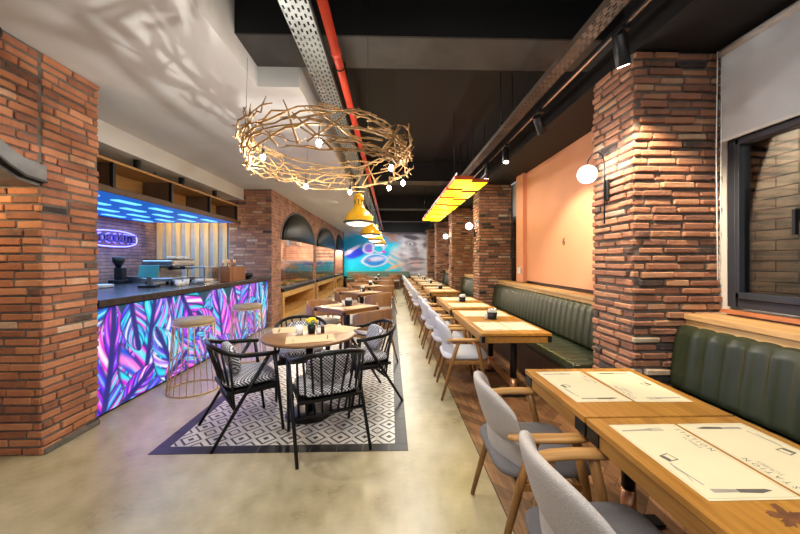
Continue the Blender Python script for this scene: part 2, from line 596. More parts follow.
def lay_bricks(mb, O, U, N, W, H, course=.060, blen=.24, t=.014, z0=0., seed=1, gap=.010, ends=(0., 0.), burn=.0, keep=None):
    """courses of rough bricks on the face starting at O, running along U (unit), facing N"""
    rg = random.Random(seed)
    O, U, N = Vector(O), Vector(U), Vector(N)
    rows = int(H / course)
    for i in range(rows):
        za = z0 + i * course
        ext = ends[i % 2]
        u = -ext - rg.random() * blen * .75
        end = W + ends[(i + 1) % 2] * 0
        while u < end:
            L = blen * rg.uniform(.82, 1.15)
            a, b = max(u, -ext), min(u + L - gap, end)
            u += L
            if b - a < .03 or (keep and not keep((a + b) / 2, za)):
                continue
            pr = t * rg.uniform(.35, 1.25)
            lo, hi = za + rg.uniform(.002, .008), za + course - gap + rg.uniform(-.004, .003)
            j = lambda s=.004: rg.uniform(-s, s)
            p = []
            for d in (-.02, pr):
                for (uu, zz) in ((a, lo), (b, lo), (b, hi), (a, hi)):
                    q = O + U * (uu + (j() if d > 0 else 0)) + N * (d + (j(.003) if d > 0 else 0))
                    p.append((q.x, q.y, zz + (j(.003) if d > 0 else 0)))
            tt = rg.gauss(.5, .17)
            if rg.random() < burn:
                tt = rg.uniform(0, .12)
            mb.hexa(p, 0, min(max(tt, 0), 1))
    return mb


# ------------------------------------------------------------------ the setting
def sbox(name, mat, *b):
    return struct(MB().box(*b).build(name, mat))


sbox('floor', M['concrete'], -6, 2.65, -2.2, 18.3, -.1, 0)
# herringbone strip under the right hand tables
bm = bmesh.new()
w_, n_ = .085, 5
cs, sn = math.cos(R(45)), math.sin(R(45))
tl = bm.faces.layers.float.new('tint')
for a in range(-40, 60):
    for k in range(-160, 260):
        for horiz in (0, 1):
            ox, oy = k + n_ * a, k - n_ * a
            if horiz:
                q = [(ox, oy), (ox + n_, oy), (ox + n_, oy + 1), (ox, oy + 1)]
            else:
                q = [(ox, oy + 1), (ox + 1, oy + 1), (ox + 1, oy + 1 + n_), (ox, oy + 1 + n_)]
            q = [(x * w_, y * w_) for x, y in q]
            q = [(x * cs - y * sn + 1.5, x * sn + y * cs + 2) for x, y in q]
            cx_, cy_ = sum(p[0] for p in q) / 4, sum(p[1] for p in q) / 4
            if not (.3 < cx_ < 2.6 and -.6 < cy_ < 18.3):
                continue
            s_ = .985
            f = bm.faces.new([bm.verts.new((cx_ + (x - cx_) * s_, cy_ + (y - cy_) * s_, .004)) for x, y in q])
            f[tl] = rnd.random()
for co, no in (((.66, 0, 0), (-1, 0, 0)), ((2.45, 0, 0), (1, 0, 0)), ((0, 18, 0), (0, 1, 0)), ((0, -.5, 0), (0, -1, 0))):
    bmesh.ops.bisect_plane(bm, geom=bm.verts[:] + bm.edges[:] + bm.faces[:], plane_co=co, plane_no=no, clear_outer=True)
bmesh.ops.recalc_face_normals(bm, faces=bm.faces)
me = bpy.data.meshes.new('floor_parquet'); bm.to_mesh(me); bm.free()
me.materials.append(M['parquet'])
o = bpy.data.objects.new('floor_parquet', me); col.objects.link(o); struct(o)
for p in me.polygons:
    if p.normal.z < 0:
        p.flip()
sbox('floor_parquet_base', simple('dark_wood_joint', (.05, .026, .014), .6), .655, 2.45, -.5, 18, 0, .0025)
# cement tile carpet let into the concrete
ix0, ix1, iy0 = -1.816, .132, 2.49
ob = MB().box(ix0 + .1, ix1 - .1, iy0 + .1, 16.3, 0, .003).build('floor_tile_inlay', M['tiles']); struct(ob)
# shift so that the tile grid starts at the border
for v in ob.data.vertices:
    v.co.x -= ix0 + .1; v.co.y -= iy0 + .1
ob.location = (ix0 + .1, iy0 + .1, 0)
mb = MB()
x = ix0
while x < ix1 - .02:
    mb.box(x + .0015, min(x + .2, ix1) - .0015, iy0, iy0 + .0985, 0, .003); x += .2
y = iy0 + .1
while y < 16.2:
    for xa in (ix0, ix1 - .1):
        mb.box(xa, xa + .0985, y + .0015, y + .1985, 0, .003)
    y += .2
struct(mb.build('floor_tile_border', M['tileborder']))
sbox('floor_tile_grout', M['grout'], ix0, ix1, iy0, 16.3, 0, .0015)

# ceilings
sbox('ceiling_black_slab', M['blackceil'], -6, 2.75, -2.2, 18.3, 3.6, 3.7)
sbox('ceiling_white_drop', M['plaster'], -3.2, -1.19, -2.2, 2.95, 3.0, 3.599)
sbox('ceiling_white_drop_rear', M['plaster'], -3.2, -.82, 2.95, 18.0, 3.0, 3.599)
sbox('ceiling_bar_drop', M['plaster'], -5.3, -3.2, -2.2, 7.2, 2.76, 3.599)
sbox('ceiling_right_soffit', M['blackceil'], XC, XR, -2.2, 18.0, ZC, 3.599)
for k, (ya, yb) in enumerate(((2.52, 2.95), (7.1, 7.5), (10.9, 11.3), (14.4, 14.8))):
    xa = -1.19 if k == 0 else -.82
    ob = MB().box(xa, XC, ya + .02, yb, 3.18, 3.599).box(xa, XC, ya, ya + .0195, 3.18, 3.599, 1).build('ceiling_cross_beam', [M['beamgrey'], M['blackceil']]); struct(ob)  # front board blackened: shade on that face put into its colour

# back wall with the mural
sbox('wall_back', M['blackceil'], -3.4, 2.5, 18.02, 18.2, 0, 3.6)


def painted_grid(name, P, cols, mat, nu, nv):
    """P: (nu*nv,3) points, cols (nu*nv,3) linear colours"""
    me = bpy.data.meshes.new(name)
    idx = np.arange(nu * nv).reshape(nu, nv)
    q = np.stack([idx[:-1, :-1], idx[1:, :-1], idx[1:, 1:], idx[:-1, 1:]], -1).reshape(-1, 4)
    me.from_pydata([tuple(p) for p in P], [], [tuple(int(i) for i in r) for r in q])
    a = me.color_attributes.new('print', 'FLOAT_COLOR', 'POINT')
    a.data.foreach_set('color', np.concatenate([np.clip(cols, 0, 1), np.ones((len(P), 1))], 1).astype(np.float32).ravel())
    me.materials.append(mat)
    o = bpy.data.objects.new(name, me)
    col.objects.link(o)
    return o


def mixc(c, m, rgb):
    return c * (1 - m[:, None]) + np.array(rgb)[None, :] * m[:, None]


def sst(a, b, x):
    t = np.clip((x - a) / (b - a), 0, 1)
    return t * t * (3 - 2 * t)


def wobble(u, v, seed, k=5, f=3.):
    rg = np.random.RandomState(seed)
    s = np.zeros_like(u)
    for i in range(k):
        a, b, p = rg.normal(0, f, 3)
        s += np.sin(u * a + v * b + p * 3) / k
    return s


def make_mural():
    nu, nv = 260, 130
    u, v = np.meshgrid(np.linspace(0, 1, nu), np.linspace(0, 1, nv), indexing='ij')
    u, v = u.ravel(), v.ravel()           # v up
    X = -2.58 + u * 4.86
    Z = .60 + v * 2.40
    P = np.stack([X, np.full_like(X, 18.0), Z], 1)
    wob = wobble(u, v, 3, 6, 9.) * .03 + wobble(u, v, 8, 8, 24.) * .022
    fine = wobble(u, v, 11, 14, 45.)

    def Z2(zx, zy):
        return zx / 735., 1 - (zy - 100) / 363.

    def ell(zx, zy, rx, ry, tilt=0.):
        a, b = Z2(zx, zy)
        x, y = (u - a + wob) * 735, (v - b + wob * 1.2) * 363
        ct, st_ = math.cos(tilt), math.sin(tilt)
        return np.sqrt(((x * ct + y * st_) / rx) ** 2 + ((-x * st_ + y * ct) / ry) ** 2)

    def blob(c, zx, zy, rx, ry, rgb, k=1., soft=.35, tilt=0.):
        return mixc(c, sst(1 + soft, 1 - soft, ell(zx, zy, rx, ry, tilt)) * k, rgb)

    def loop(c, zx, zy, rx, ry, rgb, w=.16, k=1., tilt=0.):
        return mixc(c, np.exp(-((ell(zx, zy, rx, ry, tilt) - 1) / w) ** 2) * k, rgb)
    c = np.tile(np.array([.33, .34, .40]), (len(u), 1))
    c = mixc(c, sst(.66, .52, u + wob * 2) * sst(.98, .84, v + wob * 2), (.01, .34, .62))
    c = blob(c, 90, 190, 110, 60, (.01, .20, .36), .9)
    c = mixc(c, sst(.50, .36, v + wob * 2) * sst(.70, .5, u), (.0, .46, .74))
    c = mixc(c, sst(.30, .10, v) * sst(.70, .5, u), (.0, .54, .72))
    c = blob(c, 95, 275, 85, 38, (.01, .04, .46), 1., .4, .25)
    c = blob(c, 60, 248, 85, 14, (.58, .54, .86), .95, .5, .5)
    c = blob(c, 20, 275, 40, 16, (.50, .48, .80), .8, .5, .3)
    c = blob(c, 205, 238, 46, 38, (.16, .16, .58), 1.)
    c = blob(c, 215, 258, 30, 14, (.30, .08, .50), .9)
    c = loop(c, 205, 235, 44, 42, (.56, .54, .78), .20)
    c = blob(c, 292, 236, 46, 36, (.02, .42, .56), 1.)
    c = loop(c, 292, 236, 46, 36, (.54, .56, .78), .20)
    c = blob(c, 335, 258, 17, 13, (.58, .03, .48), 1.)
    c = blob(c, 345, 212, 25, 14, (.62, .60, .84), .8)
    c = blob(c, 255, 336, 92, 44, (.05, .22, .62), 1.)
    c = blob(c, 262, 325, 60, 16, (.62, .62, .80), .8, .5)
    c = blob(c, 205, 330, 18, 9, (.30, .10, .36), .7)
    c = loop(c, 255, 334, 95, 46, (.52, .62, .80), .13)
    c = blob(c, 410, 225, 60, 30, (.05, .48, .60), .9, .5)
    # copper and straw strands
    st = .5 + .5 * np.sin(v * 38 + u * 46 + wob * 160)
    c = mixc(c, sst(1.2, .7, ell(400, 120, 75, 70)) * (.45 + .55 * st), (.34, .17, .11))
    c = mixc(c, sst(1.2, .7, ell(440, 325, 95, 75, .5)) * (.25 + .75 * st), (.60, .50, .42))
    c = blob(c, 430, 385, 80, 10, (.62, .40, .18), .8, .6, .35)
    c = blob(c, 455, 250, 60, 40, (.52, .50, .55), .6, .6)
    # large grey face
    sh = .42 + .10 * np.sin(u * 30 + v * 9 + wob * 60) + .07 * np.sin(v * 44 + u * 12 + wob * 80) + .08 * fine
    m = (sst(1.12, .8, ell(610, 290, 150, 230)))[:, None]
    c = c * (1 - m) + np.stack([sh, sh * .96, sh * 1.03], 1) * m
    c = mixc(c, sst(.84, .93, u + wob) * sst(.75, .6, v + wob), (.56, .60, .62))
    c = blob(c, 560, 140, 72, 17, (.07, .065, .08), .95, .4, -.18)
    c = blob(c, 552, 198, 46, 26, (.17, .16, .18), .9, .5)
    c = blob(c, 552, 196, 26, 16, (.52, .52, .54), .9, .4)
    c = blob(c, 550, 198, 9, 11, (.07, .07, .08), 1., .4)
    c = blob(c, 625, 235, 16, 60, (.62, .58, .60), .8, .6, .15)
    c = blob(c, 598, 270, 34, 18, (.22, .19, .21), .8, .5)
    c = blob(c, 690, 205, 34, 26, (.10, .11, .12), .9, .5)
    c = blob(c, 605, 322, 72, 16, (.17, .15, .18), .95, .4, -.06)
    c = blob(c, 592, 345, 60, 15, (.52, .36, .37), .9, .4, .05)
    c = blob(c, 590, 362, 70, 7, (.12, .10, .12), .9, .4, .08)
    c = blob(c, 590, 384, 52, 18, (.58, .44, .44), .9, .45, .05)
    c = blob(c, 590, 412, 60, 12, (.20, .18, .20), .8, .5)
    c = mixc(c, sst(.90, .99, v + wob) * sst(.4, .55, u), (.07, .06, .07))
    c = c * (1 + .16 * fine)[:, None]
    g_ = c.mean(1, keepdims=True)
    c = np.clip(g_ + (c - g_) * 1.15, 0, 1)
    o = painted_grid('mural', P, c, M['print_wall'], nu, nv)
    tag(o, 'blue and grey painted mural of waves and a big face on the far wall', 'mural')


make_mural()

# left side: brick wall carrying the arches
ARCH = ((7.80, 11.0), (11.42, 14.95), (15.35, 17.6))
ZS = 1.95                       # spring line of the hoods
mb = MB()


def vq(ya, yb, za, zb):
    mb.poly([(XL, ya, za), (XL, yb, za), (XL, yb, zb), (XL, ya, zb)])


ys = 7.2
for (a, b) in ARCH:
    vq(ys, a, 0, 3.0)
    cy, ra = (a + b) / 2, (b - a) / 2
    rz_ = .78
    k = 24
    arc = [(cy - ra * math.cos(PI * i / k), ZS + rz_ * math.sin(PI * i / k)) for i in range(k + 1)]
    for (p, q) in zip(arc, arc[1:]):
        mb.poly([(XL, p[0], p[1]), (XL, q[0], q[1]), (XL, q[0], 3.0), (XL, p[0], 3.0)])
        mb.poly([(XL, p[0], p[1]), (XL, q[0], q[1]), (XL - .35, q[0], q[1]), (XL - .35, p[0], p[1])])
    for yy in (a, b):
        mb.poly([(XL, yy, 0), (XL, yy, ZS), (XL - .9, yy, ZS), (XL - .9, yy, 0)])
    mb.poly([(XL - .9, a - .1, 0), (XL - .9, b + .1, 0), (XL - .9, b + .1, 3), (XL - .9, a - .1, 3)])
    ys = b
vq(ys, 18.02, 0, 3.0)
struct(mb.build('wall_left_arches', M['brickYZ'], fix=False))
# pier between bar and arches, facing the camera
mb = MB()
lay_bricks(mb, (-3.5, 7.2, 0), (1, 0, 0), (0, -1, 0), .9, 3.0, .062, .22, seed=5, t=.010, burn=.015)
mb.box(-3.5, XL - .001, 7.2, 7.6, 0, 3.0, 1)
struct(mb.build('wall_left_pier', [M['brickold'], M['mortardark']], tint=True))
# near column and the wall above the near arch
mb = MB()
Y0, Y1 = 2.51, 2.97
lay_bricks(mb, (XL, Y0, 0), (0, 1, 0), (1, 0, 0), Y1 - Y0, 3.0, .0625, .24, seed=11, ends=(.012, 0.))
lay_bricks(mb, (XL - .95, Y0, 0), (1, 0, 0), (0, -1, 0), .95, 2.05, .0625, .24, seed=12)
AZ = [(-1.3, 2.05), (-.76, 2.085), (-.5, 2.15), (-.18, 2.31), (.14, 2.42), (.87, 2.51), (1.6, 2.42), (1.92, 2.355), (2.12, 2.245), (2.26, 2.15), (2.36, 2.10), (2.6, 2.07)]


def arch_z(y):
    for (a, b), (c, d) in zip(AZ, AZ[1:]):
        if y <= c:
            return b + (d - b) * (y - a) / (c - a)
    return 2.07


lay_bricks(mb, (XL, -1.2, 0), (0, 1, 0), (1, 0, 0), 1.2 + Y0 - .035, .95, .0625, .24, seed=13, z0=2.05, keep=lambda u, z: z > arch_z(u - 1.2) - .03)
mb.box(XL - .95, XL, Y0, Y1, 0, 3.0, 1)
for (a, b), (c, d) in zip(AZ, AZ[1:]):
    a, c = max(a, -1.2), min(c, Y0)
    mb.hexa([(XL - .35, a, b), (XL, a, b), (XL, c, d), (XL - .35, c, d), (XL - .35, a, 3.), (XL, a, 3.), (XL, c, 3.), (XL - .35, c, 3.)], 1)
struct(mb.build('wall_left_column', [M['brick'], M['mortar']], tint=True, bevel=.005, seg=1))
mb = MB().box(XL - 1.0, XL - .95, -1.2, Y0, 0, 3.0)
struct(mb.build('wall_left_niche', M['brickYZ']))
struct(MB().box(XL - .3, XL + .03, Y0 + .0, Y1 - .002, 0, .045).build('baseboard_left', M['mortar'], bevel=.008))
lamp('near_niche_lamp', 'POINT', (-2.95, 2.05, 2.0), 16, (1, .72, .38), shadow_soft_size=.05)

# bar recess
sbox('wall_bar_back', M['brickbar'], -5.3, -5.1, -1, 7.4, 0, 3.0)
mb = MB()
mb.box(-5.1, -3.5, 7.25, 7.35, 0, 2.76, 0)
x = -5.06
while x < -3.55:
    mb.box(x, x + .095, 7.215, 7.25, 0, 2.76, 1); x += .2
struct(mb.build('wall_bar_slats', [M['slatgrey'], M['slatwood']]))
sbox('wall_bar_near', M['blackceil'], -5.3, -3.5, 2.6, 2.7, 0, 2.76)

# right side: wall, windows, orange plaster, columns
mb = MB()
mb.box(XR, XR + .15, -2.2, 2.3, 0, 1.10, 0)
mb.box(XR, XR + .15, -2.2, 2.3, 2.36, 3.0, 0)
mb.box(XR, XR + .15, 2.3, 2.86, 0, 3.0, 0)
mb.box(XR, XR + .15, -2.2, .5, 1.10, 2.36, 0)
struct(mb.build('wall_right', M['plaster']))
mb = MB()
mb.box(XR - .05, XR + .15, 2.86, 6.02, 1.095, 3.0)
mb.box(XR - .12, XR - .05, 5.72, 6.02, 1.065, 3.0)
struct(mb.build('wall_right_orange', M['orange']))
struct(MB().box(XR + .0, XR + .15, 2.80, 6.02, 0, 1.095).build('wall_right_backing', M['browndark']))  # dark backing colour draws the shadow line under the orange panel
struct(MB().box(XR + .04, XR + .15, 6.02, 6.70, 0, 3.0).build('wall_right_grey', M['blind']))
sbox('wall_right_far', M['brickYZ'], XR, XR + .15, 6.7, 18.0, 0, 3.0)
w2 = struct(MB().box(XR - .02, XR + .04, 6.06, 6.52, .98, 2.32).build('window_2', M['frame'], bevel=.006))
MB().box(XR - .03, XR - .021, 6.14, 6.46, 1.06, 2.24).build('window_pane', M['winglass'], w2)
mb = MB()


def column(name, ya, dp, seed, course, mats):
    mb = MB()
    lay_bricks(mb, (XC, ya, 0), (1, 0, 0), (0, -1, 0), XR - XC, ZC, course, .22, t=.024, seed=seed, gap=.015, ends=(.018, 0), burn=.035)
    lay_bricks(mb, (XC, ya, 0), (0, 1, 0), (-1, 0, 0), dp, ZC, course, .22, t=.024, seed=seed + 1, gap=.015, ends=(0, .0), burn=.045)
    mb.box(XC, XR, ya, ya + dp, 0, ZC, 1)
    lay_bricks(mb, (XC, ya + dp, 0), (1, 0, 0), (0, 1, 0), XR - XC, ZC, course, .21, t=.02, seed=seed + 2, gap=.012)
    struct(mb.build(name, mats, tint=True, bevel=.006, seg=1))


for k, ya in enumerate((2.376, 6.6, 9.6, 12.9, 15.9)):
    column('wall_right_column', ya, .47, 31 + 7 * k, .060, [M['brickold'], M['mortar']])

# window 1 with its roller blind
w1 = struct(MB().box(XR - .03, XR + .06, 2.235, 2.29, 1.12, 2.36).box(XR - .03, XR + .06, .5, 2.22, 1.12, 1.185).box(XR - .03, XR + .06, .5, 2.22, 2.295, 2.36).box(XR - .03, XR + .06, .5, .57, 1.185, 2.295)
            .box(XR - .03, XR + .06, 1.76, 1.83, 1.185, 2.295).build('window_1', M['frame'], bevel=.006))
mb = MB()
for ya, yb in ((1.83, 2.22), (.57, 1.76)):
    for (q, w, e, r) in ((ya, ya + .03, 1.185, 2.295), (yb - .03, yb, 1.185, 2.295), (ya, yb, 1.185, 1.23), (ya, yb, 2.25, 2.295)):
        mb.box(XR - .05, XR + .03, q + .001, w - .001, e + .001, r - .001)
mb.build('window_sash', M['frame'], w1, bevel=.005)
for ya, yb in ((1.85, 2.2), (.6, 1.73)):
    MB().box(XR - .01, XR, ya, yb, 1.2, 2.28).build('window_pane', M['winglass'], w1)
mb = MB().box(XR - .075, XR - .05, 1.835, 1.86, 1.68, 1.76).box(XR - .10, XR - .075, 1.838, 1.857, 1.60, 1.75)
mb.build('window_handle', M['black'], w1, bevel=.004)
struct(MB().box(XR - .06, XR - .001, -1.0, 2.31, 1.075, 1.10).build('window_sill', simple('red_sill_board', (.46, .17, .07), .6)))
sbox('wall_outside', M['brickout'], 3.1, 3.3, -1.5, 6, -.2, 3.5)
lamp('outside_fill_light', 'POINT', (2.78, 2.45, 2.75), 45, (1, .90, .76), shadow_soft_size=.1)  # added lights without fixtures, brighten the brickwork behind the pane
lamp('outside_fill_light', 'POINT', (2.78, 3.4, 2.3), 34, (1, .90, .76), shadow_soft_size=.1)
t = thing('roller_blind', 'grey roller blind half lowered over the right hand window', 'blind', (XR - .075, 1.3, 2.31))
MB().box(-.004, .004, -.9, .98, 0, .60).build('fabric', M['blind'], t)
MB().tube([(0, -.92, .625), (0, 1.0, .625)], .028, 14).build('roller_tube', M['blindtube'], t)
MB().box(-.009, .009, -.9, .98, -.015, .005).build('bottom_rail', M['blindtube'], t, bevel=.003)
MB().tube([(-.03, .985, .64), (-.035, .99, -.1), (-.03, .985, -1.0), (-.01, .985, -1.0), (-.005, .985, -.1), (0, .985, .64)], .004, 6).build('pull_chain', M['white'], t)

# ------------------------------------------------------------------ ceiling services
def tray(name, label, x0, x1, z, ya, yb, mat):
    t = thing(name, label, 'cable tray', ((x0 + x1) / 2, ya, z))
    w = (x1 - x0) / 2
    mb = MB()
    nr, px = 6, .07
    cw = 2 * w / nr
    y = 0
    k = 0
    while y < yb - ya:
        for i in range(nr):
            a, b = -w + i * cw, -w + (i + 1) * cw
            ha, hb = a + cw * .28, b - cw * .28
            off = (.02 if i % 2 else .0)
            c, d = y + .010 + off, y + .045 + off
            e = y + px
            mb.poly([(a, y, 0), (b, y, 0), (b, c, 0), (a, c, 0)])
            mb.poly([(a, d, 0), (b, d, 0), (b, e, 0), (a, e, 0)])
            mb.poly([(a, c, 0), (ha, c, 0), (ha, d, 0), (a, d, 0)])
            mb.poly([(hb, c, 0), (b, c, 0), (b, d, 0), (hb, d, 0)])
        y += px
    mb.build('perforated_base', mat, t, fix=False)
    for s in (-1, 1):
        MB().box(s * w - .002, s * w + .002, 0, yb - ya, 0, .05).build('side_flange', mat, t)
    y = .9
    while y < yb - ya:
        mb = MB().box(-w - .02, w + .02, y, y + .03, .05, .08)
        for s in (-1, 1):
            mb.tube([(s * (w + .012), y + .015, .06), (s * (w + .012), y + .015, 3.6 - z if abs(y + ya - 2.7) > .25 else 3.18 - z)], .005, 6)
        mb.build('hanger', M['black'], t)
        y += 2.2
    return t


tray('cable_tray', 'galvanised perforated cable tray above the branch chandelier', -.70, -.515, 3.06, .6, 17.5, M['galv'])
tray('cable_tray', 'bronze tinted perforated cable tray along the right hand track lights', 1.27, 1.38, 2.95, .6, 12.5, M['galvrust'])
t = thing('sprinkler_pipe', 'red sprinkler pipe running under the black ceiling', 'pipe', (-.43, .4, 3.08))
MB().tube([(0, 0, 0), (0, 17, 0)], .035, 14).build('pipe', M['red'], t)
for y in (1.55, 2.15, 4.6, 7.6, 10.6):
    MB().tube([(0, y, 0), (0, y + .045, 0)], .040, 14).build('coupling', M['red'], t, bevel=.004)
for y in (2.35, 5.2, 9.2):
    mb = MB().tube([(.046 * math.cos(a), y, .046 * math.sin(a)) for a in [2 * PI * i / 16 for i in range(16)]], .006, 6, closed=True)
    mb.tube([(0, y, .046), (0, y, .51)], .006, 6)
    mb.build('hanger', M['black'], t)

# track lights
t = thing('track_rail', 'black lighting track beside the bronze cable tray', 'lighting track', (1.47, .6, 2.93))
MB().box(-.018, .018, 0, 11, 0, .03).build('rail', M['black'], t, bevel=.003)
MB().box(-.006, .006, 0, 11, -.003, 0).build('conductor', M['steel'], t)
y = .5
while y < 11:
    MB().tube([(0, y, .03), (0, y, .67)], .004, 6).build('suspension_rod', M['black'], t); y += 2.0


def spot(loc, target, label, energy, ang=48, first=[None]):
    d = (Vector(target) - Vector(loc)).normalized()
    t = thing('track_spotlight', label, 'spotlight', loc, 0, 'spotlights on the right track')
    piv = Vector((0, 0, -.13))
    MB().box(-.03, .03, -.05, .05, -.03, -.004).build('adapter', M['black'], t, bevel=.004)
    MB().tube([(0, 0, -.03), tuple(piv)], .008, 8).build('stem', M['black'], t)
    a, b = piv - d * .09, piv + d * .10
    MB().tube([tuple(a), tuple(a + d * .01), tuple(b - d * .004), tuple(b)], [.036, .042, .042, .040], 18).build('body', M['black'], t)
    MB().tube([tuple(b), tuple(b + d * .003)], [.034, .034], 18).build('lens', M['lampwhite'], t)
    p = Vector(loc) + b + d * .02
    lamp('spotlight_beam', 'SPOT', tuple(p), energy, WARM, tuple(p + d), spot_size=R(ang), spot_blend=.7, shadow_soft_size=.03)


spot((1.47, .95, 2.93), (1.2, .95, .75), 'black track spotlight above the nearest oak table', 38, 75)
spot((1.47, 2.05, 2.93), (1.95, 2.42, 1.65), 'black track spotlight pointing down in front of the nearest brick column', 200, 80)
spot((1.47, 3.20, 2.93), (2.40, 4.15, 1.85), 'black track spotlight with lit face, next beyond the nearest brick column', 260, 46)
spot((1.47, 4.15, 2.93), (1.3, 3.6, .75), 'dark track spotlight between the lit one and the yellow lamp', 75, 70)
spot((1.47, 4.95, 2.93), (1.25, 5.3, .75), 'track spotlight just behind the near end of the yellow ceiling lamp', 70, 70)

# yellow lamp hanging over the right hand tables
t = thing('pendant_light', 'long yellow glowing slatted lamp with red sides above right tables', 'ceiling lamp', (1.12, 4.45, 2.56))
for i in range(7):
    for s, (a, b) in enumerate(((-.25, .0), (.0, .26))):
        ya = i * .68 + s * .15
        bx = MB().box(a, b, ya, ya + .53, 0, .05).build('lamp_box', M['redside'], t)
        MB().box(a + .008 * (1 - s), b - .008 * s, ya + .008, ya + .522, -.006, -.0005).build('diffuser', M['yellowglow'], bx)
mb = MB()
for x in (-.2, .2):
    MB().box(x - .012, x + .012, .02, 4.9, .076, .10).build('carrier_rail', M['black'], t)
for x in (-.2, .08):
    for y in (.3, 2.4, 4.5):
        MB().tube([(x, y, .076), (x, y, 1.04)], .003, 6).build('suspension_wire', M['black'], t)
for y in (5.4, 7.0, 8.6):
    lamp('yellow_glow', 'POINT', (1.14, y, 2.40), 13, (1, .72, .06), shadow_soft_size=.12)

# yellow enamel pendants over the left tables
ENAMEL = None
for k, (x, y) in enumerate(((-.49, 5.0), (-.47, 7.4), (-.44, 9.3), (-.40, 11.6))):
    lab = ('nearest and largest yellow enamel pendant lamp over the square tables', 'second yellow enamel pendant lamp from the camera',
           'third yellow enamel pendant lamp from the camera', 'farthest yellow enamel pendant lamp, close to the mural')[k]
    if k == 0:
        t = thing('pendant_lamp', lab, 'pendant lamp', (x, y, 2.03), 0, 'yellow pendants in a row')
        pr = [(.215, .0), (.218, .02), (.212, .05), (.198, .095), (.172, .14), (.135, .18), (.10, .212), (.085, .235), (.08, .26)]
        MB().lathe(pr, 36).lathe([(r - .006, z - .001) for r, z in pr], 36, 1).build('shade', [M['yellow'], M['shadein']], t, fix=False)
        MB().lathe([(.085, .262), (.075, .275), (.062, .28), (.062, .335), (.075, .34), (.078, .36), (.075, .40), (.05, .435), (.02, .45), (.0, .45)], 28).build('neck', M['yellow'], t)
        mb = MB().lathe([(.225, -.012), (.236, -.008), (.236, .012), (.225, .016)], 36)
        mb.build('rim', M['black'], t)
        mb = MB()
        for a in range(8):
            q = 2 * PI * a / 8
            mb.tube([(.064 * math.cos(q), .064 * math.sin(q), .28), (.07 * math.cos(q), .07 * math.sin(q), .338)], .005, 6)
        mb.build('neck_cage', M['black'], t)
        MB().lathe([(.205, .004), (.19, -.02), (.14, -.042), (.07, -.054), (0, -.057)], 32).build('diffuser', emis('opal_lens', (1, .93, .80), .75, (.85, .83, .78)), t)
        MB().tube([(0, 0, .45), (0, 0, 1.0)], .006, 6).build('cord', M['black'], t)
        ENAMEL = t
    else:
        t = dup(ENAMEL, (x, y, 2.03), 0, lab)
    lamp('pendant_glow', 'POINT', (x, y, 1.90), 20, WARM, shadow_soft_size=.08)

# branch chandelier
CX_, CY_, CZ_, RR = -.535, 2.88, 2.365, .675
t = thing('branch_chandelier', 'round chandelier woven from dry branches with small bulbs', 'chandelier', (CX_, CY_, CZ_))
rg = random.Random(23)
for i in range(58):
    a0 = rg.uniform(0, 2 * PI)
    span = rg.uniform(.6, 1.5) * rg.choice((-1, 1))
    z0 = rg.uniform(-.14, .13)
    z1 = max(-.16, min(.14, z0 + rg.uniform(-.26, .26)))
    r0 = RR + rg.uniform(-.06, .06)
    r1 = RR + rg.uniform(-.06, .07)
    th = rg.uniform(.0055, .011)
    pts, rad = [], []
    k = 11
    for j in range(k):
        f = j / (k - 1)
        a = a0 + span * f
        r = r0 + (r1 - r0) * f + rg.uniform(-.018, .018)
        pts.append((r * math.cos(a), r * math.sin(a), z0 + (z1 - z0) * f + rg.uniform(-.018, .018)))
        rad.append(th * (1 - .55 * f))
    mb = MB().tube(pts, rad, 6)
    for q in range(rg.randint(2, 5)):
        j = rg.randrange(2, k - 1)
        p = Vector(pts[j])
        dr = (Vector(pts[j + 1 if j + 1 < k else j]) - Vector(pts[j - 1])).normalized()
        L = rg.uniform(.04, .13)
        dv = (dr + Vector((rg.uniform(-.7, .7), rg.uniform(-.7, .7), rg.uniform(-.6, .6)))).normalized()
        md = p + dv * L * .5 + Vector((rg.uniform(-.02, .02), rg.uniform(-.02, .02), rg.uniform(-.01, .02)))
        mb.tube([tuple(p), tuple(md), tuple(p + dv * L)], [th * .6, th * .45, th * .25], 5)
    mb.build('branch', M['branch'], t)
for i in range(28):
    a = 2 * PI * i / 28 + rg.uniform(-.1, .1)
    sp_ = rg.uniform(.12, .42) * rg.choice((-1, 1))
    z0, z1 = rg.uniform(-.16, -.06), rg.uniform(.04, .15)
    pts = [((RR + rg.uniform(-.05, .06)) * math.cos(a + sp_ * f), (RR + rg.uniform(-.05, .06)) * math.sin(a + sp_ * f), z0 + (z1 - z0) * f) for f in (0, .25, .5, .75, 1)]
    mid = [Vector(pts[0]).lerp(Vector(pts[4]), f) for f in (0, .25, .5, .75, 1)]
    pts = [tuple(Vector(p).lerp(m_, .55)) for p, m_ in zip(pts, mid)]
    MB().tube(pts, [.0085, .008, .007, .006, .004], 6).build('branch', M['branch'], t)
